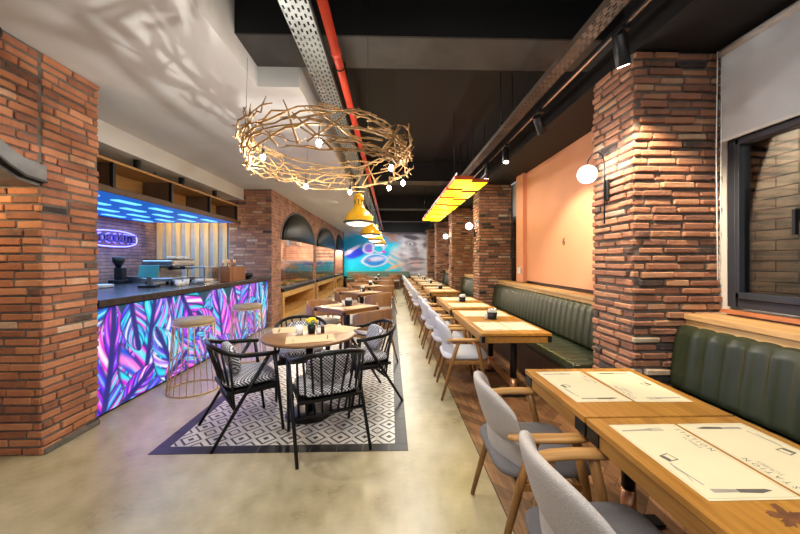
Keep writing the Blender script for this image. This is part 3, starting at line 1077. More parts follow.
# one bold sprig rising at the left
MB().tube([(-.62, -.05, .06), (-.64, -.14, .16), (-.62, -.18, .20), (-.64, -.24, .31)], [.014, .012, .01, .006], 7).tube([(-.62, -.17, .19), (-.74, -.22, .17)], [.008, .004], 6).build('branch', M['branch'], t)
MB().tube([((RR + .0) * math.cos(a), (RR + .0) * math.sin(a), .0) for a in [2 * PI * i / 48 for i in range(48)]], .006, 6, closed=True).build('ring', M['branch'], t)
for a in (.5, 2.1, 3.7, 5.3):
    MB().tube([(RR * math.cos(a), RR * math.sin(a), 0), (RR * math.cos(a) * .98, RR * math.sin(a) * .98, (1.23 if a in (.5, 5.3) else .634))], .0013, 5).build('suspension_wire', M['black'], t)
for (px, py, yy, pw_) in ((263, 157, 2.75, 40), (319, 143, 2.35, 22), (391, 168, 2.75, 12), (306, 186, 3.4, 9), (350, 192, 3.45, 8), (389, 188, 3.35, 8), (403, 183, 3.1, 8)):
    u = (px - 400) / 327
    ps = R(1.58)
    rx, ry = u * math.cos(ps) + math.sin(ps), math.cos(ps) - u * math.sin(ps)
    f = yy / ry
    P = (rx * f, yy, 1.45 + (260.5 - py) / 327 * f)
    q = (P[0] - CX_, P[1] - CY_, P[2] - CZ_)
    MB().ball(q, .020, .020, .026, 14).build('bulb', M['bulb'], t)
    MB().tube([(q[0], q[1], q[2] + .022), (q[0], q[1], q[2] + .06)], .013, 10).tube([(q[0], q[1], q[2] + .06), (q[0], q[1], q[2] + .12)], .004, 6).build('socket', M['black'], t)
    lamp('bulb_light', 'POINT', (P[0], P[1], P[2] - .035), pw_, (1, .95, .87), shadow_soft_size=.006)

# opal globe wall lamps on the columns
for k, ya in enumerate((2.376, 6.6, 9.6)):
    lab = ('opal globe wall lamp on the nearest brick column', 'opal globe wall lamp on the second brick column', 'opal globe wall lamp on the third brick column')[k]
    z = 2.19
    loc = (XC - .026, ya + .25, 2.03)
    if k == 0:
        t = thing('wall_lamp', lab, 'wall lamp', loc, 0, 'globe lamps on the columns')
        MB().box(-.024, 0, -.025, .025, -.09, .08).build('backplate', M['black'], t, bevel=.004)
        MB().tube([(-.03, 0, -.28), (-.03, 0, .22), (-.035, .02, .285), (-.05, .05, .32), (-.075, .09, .315), (-.095, .115, .27), (-.10, .12, .235)], .006, 8).build('arm', M['black'], t)
        MB().ball((-.10, .12, .155), .078, n=24).build('globe', M['globe'], t)
        g0 = t
    else:
        t = dup(g0, loc, 0, lab)
    lamp('globe_glow', 'POINT', (loc[0] - .13, loc[1] + .12 - .12, loc[2] + .155), 7, (1, .93, .85), shadow_soft_size=.05)

# "6" on the orange wall, socket
pol = text_polys('6', .15)
mb = MB()
for p in pol:
    mb.poly([(0, -x, y) for x, y in p])
o = mb.build('wall_number', M['browndark'], loc=(XR - .053, 4.473, 1.707), fix=False)
md = o.modifiers.new('thickness', 'SOLIDIFY'); md.thickness = .008; md.offset = 0
tag(o, 'small dark number 6 on the orange wall', 'number')
t = thing('wall_socket', 'white socket box on the orange wall near the window', 'socket', (XR - .12, 5.84, 1.27))
MB().box(-.03, 0, -.06, .06, -.06, .06).build('plate', M['white'], t, bevel=.006)
MB().lathe([(.03, 0), (.03, .004), (.022, .004)], 16).build('insert', M['shadein'], t, loc=(-.031, 0, 0)).rotation_euler = (0, R(-90), 0)

# ------------------------------------------------------------------ benches


def bench(label, ya, yb, ledge_x=XR - .002):
    L = yb - ya
    t = thing('banquette_bench', label, 'bench', (0, ya, 0))
    MB().box(1.70, 2.14, .01, L - .01, 0, .40).build('plinth', M['browndark'], t)
    pw = .125
    ns = int(L / pw) + 1
    pw = L / ns
    nv = ns * 6 + 1

    def ch(v):
        return abs(math.sin(PI * v * L / pw)) ** .35

    def seat(u, v):
        a = 2 * PI * u
        c_, s_ = math.cos(a), math.sin(a)
        k = 1 / max(abs(c_), abs(s_))
        kk = 1 + (k - 1) * .82
        return (1.87 + .245 * c_ * kk, v * L, .465 + .058 * s_ * kk + (.010 * ch(v) - .010) * (1 if s_ > 0 else 0))
    mb = MB().grid(seat, 32, nv, cu=True)
    for e in (0, nv - 1):
        pass
    mb.f.append(tuple(i * nv for i in range(32))); mb.m.append(0); mb.s.append(False); mb.t.append(0)
    mb.f.append(tuple(i * nv + nv - 1 for i in range(32))); mb.m.append(0); mb.s.append(False); mb.t.append(0)
    mb.build('seat_cushion', M['vinyl'], t)

    # back cushion: section runs up the front, over the rounded top, down the rear
    sec = [(2.18, .53), (2.07, .53), (2.055, .56), (2.065, .66), (2.08, .76), (2.095, .86), (2.105, .92), (2.125, .962), (2.155, .975), (2.18, .96)]

    def back(u, v):
        f = u * (len(sec) - 1)
        i = min(int(f), len(sec) - 2)
        g = f - i
        x = sec[i][0] * (1 - g) + sec[i + 1][0] * g
        z = sec[i][1] * (1 - g) + sec[i + 1][1] * g
        k = math.sin(min(1, max(0, (u - .08) / .84)) * PI) ** .5 * .016
        return (x - k * (ch(v) - 1) * -1 + 0, v * L, z + (.008 * ch(v) if u > .6 else 0))
    mb = MB().grid(back, 37, nv)
    mb.f.append(tuple(i * nv for i in range(37))); mb.m.append(0); mb.s.append(False); mb.t.append(0)
    mb.f.append(tuple(i * nv + nv - 1 for i in range(37))); mb.m.append(0); mb.s.append(False); mb.t.append(0)
    mb.build('back_cushion', M['vinyl'], t)
    mb = MB().box(2.15, ledge_x, .0, L, 1.02, 1.06).box(2.165, ledge_x, .0, L, .93, 1.018)
    mb.build('ledge', M['ledge'], t, bevel=.005)
    MB().box(2.185, ledge_x, 0.005, L - .005, 0, .928).build('back_frame', M['browndark'], t)
    return t


bench('green channelled bench under the right hand window', -.6, 2.345)
bench('green channelled bench below the orange wall', 2.88, 6.56, XR - .122)
bench('green channelled bench between the second and third brick columns', 7.05, 9.56)
bench('green channelled bench between the third and fourth brick columns', 10.05, 12.86)
bench('farthest green channelled bench on the right, beyond the fourth brick column', 13.35, 15.86)

# ------------------------------------------------------------------ oak tables
TX0, TX1 = .865, 1.55
CENT = (TX0 + TX1) / 2


def oak_table(label, ya, yb, legs):
    L = yb - ya
    t = thing('dining_table', label, 'table', (CENT, ya, 0), 0, 'oak tables along the bench')
    w = (TX1 - TX0) / 2
    MB().box(-w, w, .004, L - .004, .722, .75).build('tabletop', M['oak'], t, bevel=.003)
    mb = MB().box(-w + .008, -w + .04, .012, L - .012, .655, .715).box(w - .04, w - .008, .012, L - .012, .655, .715)
    mb.box(-w + .04, w - .04, .012, .042, .655, .715).box(-w + .04, w - .04, L - .042, L - .012, .655, .715)
    mb.build('apron', M['oakedge'], t, bevel=.003)
    for y in (.045, L - .045):
        for s in (-1, 1):
            MB().box(s * (w - .02) - .018, s * (w - .02) + .018, y - .04, y + .04, .66, .721).build('corner_bracket', M['black'], t, bevel=.002)
    for y in legs:
        MB().tube([(.10, y, .20), (.10, y, .7215)], .034, 16).build('post', M['black'], t)
        MB().tube([(.10, y, .014), (.10, y, .20)], .037, 16).build('copper_sleeve', M['brass'], t)
        MB().box(-.06, .28, y - .04, y + .04, .006, .02).build('foot_plate', M['black'], t, bevel=.003)
    if len(legs) > 1:
        MB().box(.075, .125, legs[0] + .04, legs[1] - .04, .10, .15).build('stretcher', M['oakedge'], t, bevel=.003)
    return t


oak_table('nearest oak table, its near end running out of the bottom right corner', .70, 1.432, (.36,))
tb = oak_table('second oak table, pushed against the far end of the nearest one', 1.436, 2.09, (.33,))
ORD = ['third', 'fourth', 'fifth', 'sixth', 'seventh', 'eighth']
LONG = [(3.10, 4.62), (4.75, 6.27), (7.25, 8.77), (9.25, 10.77), (11.2, 12.72), (13.3, 14.82)]
for k, (a, b) in enumerate(LONG):
    oak_table(ORD[k] + ' oak table from the camera along the green benches', a, b, (.36, 1.16))

# branded burn on the nearest table
mb = MB()
rg = random.Random(5)
pts = []
for i in range(40):
    a = 2 * PI * i / 40
    r = .040 * (1 + .35 * math.sin(a * 5 + 1) + .25 * rg.uniform(-1, 1))
    pts.append((r * math.cos(a) * 1.1, r * math.sin(a) * .9, .0))
mb.poly(pts)
ob = mb.build('burn_mark', M['stain'], loc=(1.085 - CENT, .86 - .70, .7506), fix=False)
ob.parent = [q for q in col.objects if q.name == 'dining_table'][0]

# placemats: local x across (0 = sitter's edge), y along the table
FORK = [[(-.10, -.004), (.0, -.006), (.0, .006), (-.10, .004)], [(0, -.006), (.03, -.012), (.03, .012), (0, .006)], [(.03, -.012), (.075, -.012), (.075, -.008), (.03, -.007)], [(.03, -.0025), (.078, -.0025), (.078, .0025), (.03, .0025)], [(.03, .007), (.075, .008), (.075, .012), (.03, .012)]]
KNIFE = [[(-.11, -.010), (-.02, -.008), (-.02, .008), (-.11, .010)], [(-.018, -.009), (.06, -.012), (.11, .002), (.09, .010), (-.018, .009)]]
PENC = [[(-.07, -.003), (.05, -.004), (.05, .004), (-.07, .003)], [(.05, -.005), (.075, 0), (.05, .005)]]


def prints(mb, polys, cx, cy, rot, s=1., m=1, z=.0012):
    c_, s_ = math.cos(rot), math.sin(rot)
    for p in polys:
        mb.poly([(cx + s * (x * c_ - y * s_), cy + s * (x * s_ + y * c_), z) for x, y in p], m)


def frame_line(mb, x0, x1, y0, y1, w, m, z=.0011):
    for a in ((x0, x1, y0, y0 + w), (x0, x1, y1 - w, y1), (x0, x0 + w, y0, y1), (x1 - w, x1, y0, y1)):
        mb.poly([(a[0], a[2], z), (a[1], a[2], z), (a[1], a[3], z), (a[0], a[3], z)], m)


TXT = text_polys('S T A T I O N', .027, .0)
TXT2 = text_polys('SCRIBES', .022, .0)


def mat_mesh(full=True):
    """sitter at -x; far edge of the mat at +x; origin in the middle"""
    mb = MB()
    mb.box(-.142, .142, -.22, .22, 0, .0008, 0)
    frame_line(mb, -.134, .134, -.212, .212, .0012, 2)
    prints(mb, FORK, -.02, .175, .05, 1., 2)
    prints(mb, KNIFE[:1], .0, -.182, -.03, .85, 2); prints(mb, KNIFE[1:], .0, -.182, -.03, .85, 1)
    prints(mb, [[(-.03, -.018), (.012, -.02), (.012, -.016), (-.03, -.014)], [(-.03, .018), (.012, .02), (.012, .016), (-.03, .014)], [(.010, -.02), (.014, -.02), (.014, .02), (.010, .02)], [(-.03, -.018), (-.012, -.012), (-.012, .012), (-.03, .018)]], -.075, -.01, .3, 1., 1)
    prints(mb, [[(-.06, 0), (-.02, -.008), (.02, .002), (.06, -.006), (.06, -.003), (.02, .006), (-.02, -.004), (-.06, .003)]], -.108, -.09, 1.5, .8, 2)
    prints(mb, PENC, -.10, -.10, 1.7, .8, 2)
    if full:
        prints(mb, TXT, .116, .10, -PI / 2, 1., 1)
        prints(mb, TXT2, .090, .08, -PI / 2, 1., 2)
    return mb.build('placemat', [M['paper'], M['ink'], M['inkgrey']], fix=False)


def place_mat(src, x, y, z, rz, label, group):
    o = src.copy(); col.objects.link(o)
    o.location = (x, y, z); o.rotation_euler = (0, 0, rz)
    return tag(o, label, 'placemat', group)


pm_full, pm_far = mat_mesh(True), mat_mesh(False)
GM = 'printed placemats on the oak tables'
MX0, MX1 = 1.066, 1.364
place_mat(pm_full, MX0, 1.145, .7504, 0, 'cream printed placemat on the nearest oak table, aisle side', GM)
place_mat(pm_full, MX1, 1.145, .7504, PI, 'cream printed placemat on the nearest oak table, bench side', GM)
place_mat(pm_full, MX0 - .012, 1.81, .7504, .02, 'cream printed placemat on the second oak table, aisle side', GM)
place_mat(pm_full, MX1 - .005, 1.80, .7504, PI - .02, 'cream printed placemat on the second oak table, bench side', GM)
for k, (a, b) in enumerate(LONG):
    for e, yy in (('near', a + .37), ('far', b - .34)):
        for s, xx, rz in (('aisle', MX0, 0), ('bench', MX1, PI)):
            place_mat(pm_far, xx, yy, .7504, rz, 'cream placemat on the %s oak table, %s end, %s side' % (ORD[k], e, s), GM)
bpy.data.objects.remove(pm_full); bpy.data.objects.remove(pm_far)

# dark tubs of white napkins
NT = None


def napkin_tub(x, y, z, rz, label, s=1.):
    global NT
    if NT is None:
        t = thing('napkin_holder', label, 'napkin holder', (x, y, z), rz, 'napkin holders on the tables')
        mb = MB().lathe([(.0, .0), (.05, .0), (.052, .004), (.06, .085), (.056, .085), (.05, .01), (.0, .01)], 20)
        mb.build('tub', M['black'], t)
        rg = random.Random(4)
        mb = MB()
        for i in range(6):
            a = -.035 + .014 * i
            h = .125 + rg.uniform(-.012, .02)
            mb.hexa([(a, -.035, .012), (a + .009, -.035, .012), (a + .009, .035, .012), (a, .035, .012), (a - .006, -.03, h), (a + .008, -.03, h + .004), (a + .008, .03, h), (a - .006, .03, h - .01)])
        mb.build('napkins', M['napkin'], t, bevel=.002)
        MB().lathe([(0, 0), (.016, 0), (.018, .05), (.012, .06), (.012, .066), (0, .068)], 14).build('shaker', M['china'], t, loc=(-.078, -.01, .001))
        NT = t
        return t
    return dup(NT, (x, y, z), rz, label)


for k, (a, b) in enumerate(LONG):
    napkin_tub(1.21, (a + b) / 2 + .02, .7505, .3 * k, 'dark tub of white napkins on the %s oak table' % ORD[k])

# ------------------------------------------------------------------ upholstered armchairs


def armchair(label):
    t = thing('upholstered_armchair', label, 'chair', (0, 0, 0), 0, 'grey armchairs along the oak tables')
    MB().pad((0, -.015, .437), .245, .245, .040, 5).build('seat_cushion', M['seatfab'], t)

    def shell(w, z0, z1, y0, lean, thk, drop):
        def fn(u, v):
            # u goes round the section (front then rear), v is lateral
            a = (v - .5) * 2
            a = math.copysign(abs(a) ** .9, a)
            th = 2 * PI * u
            zz = (math.cos(th) * .5 + .5)
            sgn = math.sin(th)
            edge = max(0., 1 - abs(a) ** 4) ** .5
            top = z1 - drop * abs(a) ** 3
            bot = z0 + drop * .5 * abs(a) ** 3
            mid, hf = (top + bot) / 2, (top - bot) / 2
            zf = math.copysign(abs(math.cos(th)) ** .55, math.cos(th))
            z = mid + hf * zf * (.35 + .65 * edge)
            y = y0 + .085 * a * a - lean * (z - z0) / (z1 - z0) + thk * math.copysign(abs(sgn) ** .7, sgn) * (.02 + .98 * edge ** .7)
            return (w * a, y, z)
        return MB().grid(fn, 24, 25, cu=True)
    shell(.262, .555, .815, -.225, .075, .030, .055).build('back_cushion', M['greyfab'], t)
    shell(.235, .385, .60, -.205, .02, .026, .03).build('lumbar_cushion', M['greyfab'], t)
    for s in (-1, 1):
        pts = [(s * .235, -.215, .618), (s * .262, -.17, .626), (s * .275, -.08, .630), (s * .276, .02, .631), (s * .270, .10, .631), (s * .262, .138, .630), (s * .261, .148, .629)]
        MB().tube(pts, [.022, .030, .034, .035, .035, .030, .012], 12, flat=.54).build('arm', M['armwood'], t)
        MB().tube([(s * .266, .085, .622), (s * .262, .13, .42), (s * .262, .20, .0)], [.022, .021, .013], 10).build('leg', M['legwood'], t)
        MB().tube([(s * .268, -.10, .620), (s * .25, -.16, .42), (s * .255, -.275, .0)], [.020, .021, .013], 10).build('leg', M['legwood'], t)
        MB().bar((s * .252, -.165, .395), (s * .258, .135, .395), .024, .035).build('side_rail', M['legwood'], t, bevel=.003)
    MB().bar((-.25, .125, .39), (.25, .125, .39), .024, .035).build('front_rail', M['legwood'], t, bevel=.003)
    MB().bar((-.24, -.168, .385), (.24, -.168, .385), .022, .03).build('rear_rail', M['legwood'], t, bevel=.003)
    return t


ac = armchair('grey upholstered oak armchair at the nearest oak table, lowest in the picture')
ac.location = (.775, 1.09, 0); ac.rotation_euler = (0, 0, R(-90) + .03)
dup(ac, (.775, 1.76, 0), R(-90) - .02, 'grey upholstered oak armchair at the second oak table')
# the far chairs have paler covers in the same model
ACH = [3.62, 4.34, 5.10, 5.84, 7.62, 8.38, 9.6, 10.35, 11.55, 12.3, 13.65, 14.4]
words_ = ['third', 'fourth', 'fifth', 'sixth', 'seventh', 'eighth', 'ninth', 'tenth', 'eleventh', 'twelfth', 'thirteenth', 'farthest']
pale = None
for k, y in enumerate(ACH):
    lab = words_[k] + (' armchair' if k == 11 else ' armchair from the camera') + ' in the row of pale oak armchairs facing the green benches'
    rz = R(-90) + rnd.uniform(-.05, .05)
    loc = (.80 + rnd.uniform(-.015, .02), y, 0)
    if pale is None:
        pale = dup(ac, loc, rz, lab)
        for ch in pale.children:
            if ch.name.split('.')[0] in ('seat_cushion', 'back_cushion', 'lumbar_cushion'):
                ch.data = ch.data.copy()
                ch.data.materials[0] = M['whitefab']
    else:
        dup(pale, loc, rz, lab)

# ------------------------------------------------------------------ round table and black spindle armchairs
TC = (-.775, 3.13)
t = thing('round_table', 'round walnut bistro table among four black spindle chairs', 'table', (*TC, 0))
MB().lathe([(0, .722), (.415, .722), (.427, .728), (.43, .738), (.427, .748), (.422, .75), (0, .75)], 64).build('tabletop', M['walnut'], t, bevel=0)
MB().tube([(0, 0, .03), (0, 0, .715)], .035, 16).build('post', M['black'], t)
MB().lathe([(0, .004), (.22, .004), (.22, .012), (.06, .03), (0, .03)], 40).build('base_plate', M['black'], t)
MB().box(-.2, .2, -.025, .025, .705, .7215).box(-.025, .025, -.2, .2, .705, .7213).build('top_bracket', M['black'], t)


def spindle_chair(label):
    t = thing('spindle_armchair', label, 'chair', (0, 0, 0), 0, 'black spindle armchairs round the bistro table')
    # hoop: arms and back in one bent rail
    hp = []
    for i in range(25):
        f = i / 24
        a = PI * (1 + f)            # from left (-x) round the back to right
        x = .285 * math.copysign(abs(math.cos(a)) ** .75, math.cos(a))
        y = -.02 + .265 * -abs(math.sin(a)) ** .8
        z = .69 + .085 * abs(math.sin(a)) ** 1.5
        hp.append((x, y, z))
    hp = [(-.275, .20, .672), (-.284, .10, .68)] + hp + [(.284, .10, .68), (.275, .20, .672)]
    MB().tube(hp, .0165, 10, flat=1.15).build('back_rail', M['blackwood'], t)
    for s in (-1, 1):
        MB().tube([(s * .281, .13, .675), (s * .272, -.30, .0)], [.0165, .0125], 10).build('leg', M['blackwood'], t)
        MB().tube([(s * .278, .17, .668), (s * .262, .25, .0)], [.0165, .0125], 10).build('leg', M['blackwood'], t)
        MB().bar((s * .268, -.05, .395), (s * .262, .195, .395), .022, .035).build('side_rail', M['blackwood'], t, bevel=.003)
    # crossbar between the rear legs carries the spindles
    yb, zb = .13 - .43 * (.675 - .27) / .675, .27
    MB().tube([(-.272, yb, zb), (.272, yb, zb)], .014, 10).build('crossbar', M['blackwood'], t)
    for i in range(9):
        f = (i - 4) / 4
        j = 2 + 12 + int(round(f * 8))
        p = hp[j]
        MB().tube([p, (f * .235, yb, zb)], [.0095, .0095], 8).build('spindle', M['blackwood'], t)
    MB().box(-.245, .245, -.185, .225, .385, .412).build('seat_board', M['blackwood'], t, bevel=.006)
    MB().bar((-.265, .2, .392), (.265, .2, .392), .022, .036).build('front_rail', M['blackwood'], t, bevel=.003)
    MB().pad((0, .025, .452), .235, .215, .042, 5).build('seat_cushion', M['hound'], t)
    return t


CH = [((-1.285, 2.895), -52, 'black spindle armchair on the left of the round table', .8),
      ((-.525, 2.675), 24, 'black spindle armchair in front of the round table, back to the camera', .0),
      ((-.27, 3.50), 116, 'black spindle armchair on the right of the round table', .5),
      ((-1.00, 3.70), -162, 'black spindle armchair behind the round table', -.3)]
sp0 = spindle_chair(CH[0][2])
PL = ['houndstooth cushion leaning in the left spindle chair', 'houndstooth cushion leaning in the front spindle chair', 'houndstooth cushion leaning in the right spindle chair', 'houndstooth cushion leaning in the spindle chair behind the table']
for k, ((x, y), rz, lab, _) in enumerate(CH):
    if k == 0:
        sp0.location = (x, y, 0); sp0.rotation_euler = (0, 0, R(rz))
    else:
        dup(sp0, (x, y, 0), R(rz), lab)
    if k == 0:
        pil = MB().pad((0, 0, 0), .175, .042, .125, 4).build('cushion', M['hound'])
    else:
        pil = pil.copy(); col.objects.link(pil)
    q = Matrix.Rotation(R(rz), 4, 'Z') @ Matrix.Translation((0, -.105, .628)) @ Matrix.Rotation(R(15), 4, 'X')
    pil.matrix_world = Matrix.Translation((x, y, 0)) @ q
    tag(pil, PL[k], 'cushion', 'houndstooth cushions in the spindle chairs')

# on the round table
z = .7505


def kmat(x, y, rz, label):
    mb = MB().box(-.21, .21, -.14, .14, 0, .0008)
    frame_line(mb, -.2, .2, -.13, .13, .0012, 1)
    prints(mb, FORK, -.15, -.02, PI / 2 + .1, .8, 2)
    prints(mb, KNIFE, .15, .02, PI / 2 - .1, .8, 1)
    o = mb.build('placemat', [M['kraft'], M['ink'], M['inkgrey']], fix=False)
    o.location = (x, y, z); o.rotation_euler = (0, 0, rz)
    return tag(o, label, 'placemat', 'brown paper mats on the round table')


kmat(-.72, 2.95, .28, 'brown paper placemat at the front of the round table')
kmat(-.98, 3.36, PI + .35, 'brown paper placemat at the rear left of the round table')
kmat(-.56, 3.40, PI - .5, 'brown paper placemat at the rear right of the round table')
o = MB().lathe([(0, 0), (.03, 0), (.034, .006), (.036, .085), (.033, .085), (.031, .01), (0, .01)], 20).build('cup', M['china'], loc=(-.865, 3.12, z))
tag(o, 'white paper cup on the round walnut table', 'cup')
t = thing('flower_pot', 'black pot of yellow flowers on the round table', 'flower pot', (-.765, 3.17, z))
MB().lathe([(0, 0), (.032, 0), (.04, .075), (.036, .075), (.03, .01), (0, .01)], 18).build('pot', M['black'], t)
mb = MB()
rg = random.Random(9)
for i in range(26):
    a, r = rg.uniform(0, 2 * PI), .042 * math.sqrt(rg.random())
    mb.ball((r * math.cos(a), r * math.sin(a), .108 + .03 * math.sqrt(max(0, 1 - (r / .045) ** 2)) + rg.uniform(-.005, .005)), .015, n=8)
mb.build('blossoms', M['flower'], t)
mb = MB()
for i in range(14):
    a = 2 * PI * i / 14
    mb.poly([(.01 * math.cos(a), .01 * math.sin(a), .07), (.045 * math.cos(a - .2), .045 * math.sin(a - .2), .095), (.055 * math.cos(a), .055 * math.sin(a), .105), (.045 * math.cos(a + .2), .045 * math.sin(a + .2), .095)])
mb.build('leaves', M['leafgreen'], t, fix=False)
for k, (x, y, mt, lab) in enumerate(((-.69, 3.15, 'china', 'white shaker right of the flowers on the round table'), (-.665, 3.20, 'black', 'dark shaker behind the white one on the round table'))):
    t = thing('shaker', lab, 'shaker', (x, y, z))
    MB().lathe([(0, 0), (.018, 0), (.02, .005), (.017, .06), (0, .06)], 16).build('body', M[mt], t)
    MB().lathe([(0, .06), (.017, .06), (.016, .072), (.008, .08), (0, .08)], 16).build('cap', M['steel'], t)

# ------------------------------------------------------------------ square tables and shell chairs down the middle


def square_table(label):
    t = thing('square_table', label, 'table', (0, 0, 0), 0, 'square walnut tables in the middle row')
    MB().box(-.35, .35, -.35, .35, .722, .75).build('tabletop', M['walnut'], t, bevel=.004)
    MB().box(-.33, .33, -.33, .33, .68, .721).build('apron', M['oakedge'], t, bevel=.003)
    for s in (-1, 1):
        for q in (-1, 1):
            MB().box(s * .335 - .02, s * .335 + .02, q * .335 - .02, q * .335 + .02, .683, .7205).build('corner_bracket', M['black'], t, bevel=.002)
    MB().box(-.035, .035, -.035, .035, .02, .68).build('post', M['black'], t, bevel=.004)
    MB().box(-.22, .22, -.22, .22, .004, .02).build('base_plate', M['black'], t, bevel=.004)
    return t


def shell_chair(label):
    t = thing('shell_armchair', label, 'chair', (0, 0, 0), 0, 'brown shell chairs at the square tables')

    def fn(u, v):
        a = R(-105 + 210 * v)
        th = 2 * PI * u
        zt = .79 - .10 * (abs(v - .5) * 2) ** 2.2
        zb = .50
        z = (zt + zb) / 2 + (zt - zb) / 2 * math.copysign(abs(math.cos(th)) ** .35, math.cos(th))
        r = .275 + .012 * math.copysign(abs(math.sin(th)) ** .35, math.sin(th)) + .05 * (z - .5)
        return (r * math.sin(a), -r * math.cos(a) + .02, z)
    mb = MB().grid(fn, 12, 29, cu=True)
    mb.f.append(tuple(i * 29 for i in range(12))); mb.m.append(0); mb.s.append(False); mb.t.append(0)
    mb.f.append(tuple(i * 29 + 28 for i in range(12))); mb.m.append(0); mb.s.append(False); mb.t.append(0)
    mb.build('shell_back', M['brownshell'], t)
    MB().pad((0, .01, .455), .235, .235, .04, 3).build('seat_cushion', M['whiteseat'], t)
    mb = MB().lathe([(0, .385), (.22, .385), (.232, .40), (.22, .415), (0, .415)], 28)
    mb.build('seat_base', M['legwood'], t)
    for s in (-1, 1):
        MB().tube([(s * .265, .10, .66), (s * .25, .13, .42), (s * .262, .24, 0)], [.016, .02, .012], 8).build('leg', M['legwood'], t)
        MB().tube([(s * .20, -.20, .60), (s * .19, -.16, .42), (s * .235, -.275, 0)], [.014, .02, .012], 8).build('leg', M['legwood'], t)
        MB().bar((s * .25, .125, .40), (s * .19, -.16, .40), .02, .03).build('side_rail', M['legwood'], t, bevel=.002)
    return t


SQ = [((-.68, 5.06), 48), ((-.66, 7.35), 44), ((-.60, 9.25), 46), ((-.55, 11.6), 43), ((-.55, 13.9), 47)]
sn_ = ['nearest', 'second', 'third', 'fourth', 'farthest']
st0 = sc0 = None
side_n = {0: 'right hand near', 90: 'right hand far', 180: 'left hand far', 270: 'left hand near'}
for k, ((x, y), rz) in enumerate(SQ):
    lab = sn_[k] + ' square walnut table in the middle row behind the round table'
    if st0 is None:
        st0 = square_table(lab); st0.location = (x, y, 0); st0.rotation_euler = (0, 0, R(rz))
    else:
        dup(st0, (x, y, 0), R(rz), lab)
    # chairs on the four sides; local direction of the seat seen from the table
    for d, nm in ((-90, 'near right'), (90, 'far left')):
        a = R(rz + d)
        dist = .56
        cx_, cy_ = x + dist * math.cos(a), y + dist * math.sin(a)
        l2 = 'brown shell chair on the %s side of the %s square table' % (nm, sn_[k])
        r_ = a + PI / 2 + rnd.uniform(-.06, .06)
        if sc0 is None:
            sc0 = shell_chair(l2); sc0.location = (cx_, cy_, 0); sc0.rotation_euler = (0, 0, r_)
        else:
            dup(sc0, (cx_, cy_, 0), r_, l2)
    napkin_tub(x + .02, y + .04, .7505, 1.2 * k, 'dark tub of white napkins on the %s square table' % sn_[k])
    for q, (dx, dy, r2) in enumerate(((-.0, -.2, 0), (.0, .21, PI))):
        if k > 2:
            break
        mb = MB().box(-.2, .2, -.12, .12, 0, .0008)
        frame_line(mb, -.19, .19, -.11, .11, .0012, 1)
        o = mb.build('placemat', [M['kraft'], M['ink']], fix=False)
        m4 = Matrix.Translation((x, y, .7505)) @ Matrix.Rotation(R(rz), 4, 'Z') @ Matrix.Translation((dx, dy, 0))
        o.matrix_world = m4
        tag(o, 'brown paper placemat on the %s square table, %s' % (sn_[k], ('near edge', 'far edge')[q]), 'placemat', 'brown paper mats on the square tables')

# bench and tables in front of the mural
t = thing('wall_bench', 'dark green bench along the mural wall', 'bench', (-.4, 17.46, 0))
MB().box(-2.0, 1.4, 0, .5, 0, .42).build('plinth', M['browndark'], t)
MB().box(-2.0, 1.4, -.02, .4, .42, .50).build('seat_cushion', M['teal'], t, bevel=.03)
MB().box(-2.0, 1.4, .36, .5, .5, .86).build('back_cushion', M['teal'], t, bevel=.04)
for k, x in enumerate((-1.6, .2)):
    o = dup(st0, (x, 16.9, 0), 0, ('square walnut table in front of the mural, left one', 'square walnut table in front of the mural, right one')[k])
    dup(sc0, (x, 16.35, 0), 0.05, ('brown shell chair facing the mural, left one', 'brown shell chair facing the mural, right one')[k])

# ------------------------------------------------------------------ bar
BX = -2.68
t = thing('bar_counter', 'dark topped bar counter with a backlit tropical leaf front', 'bar counter', (0, 2.99, 0))
MB().box(-4.4, -2.60, 0, 4.195, 1.03, 1.095).build('countertop', M['countertop'], t, bevel=.004)
MB().box(-3.3, BX - .012, .01, 4.19, 0, 1.029).build('body', M['black'], t)


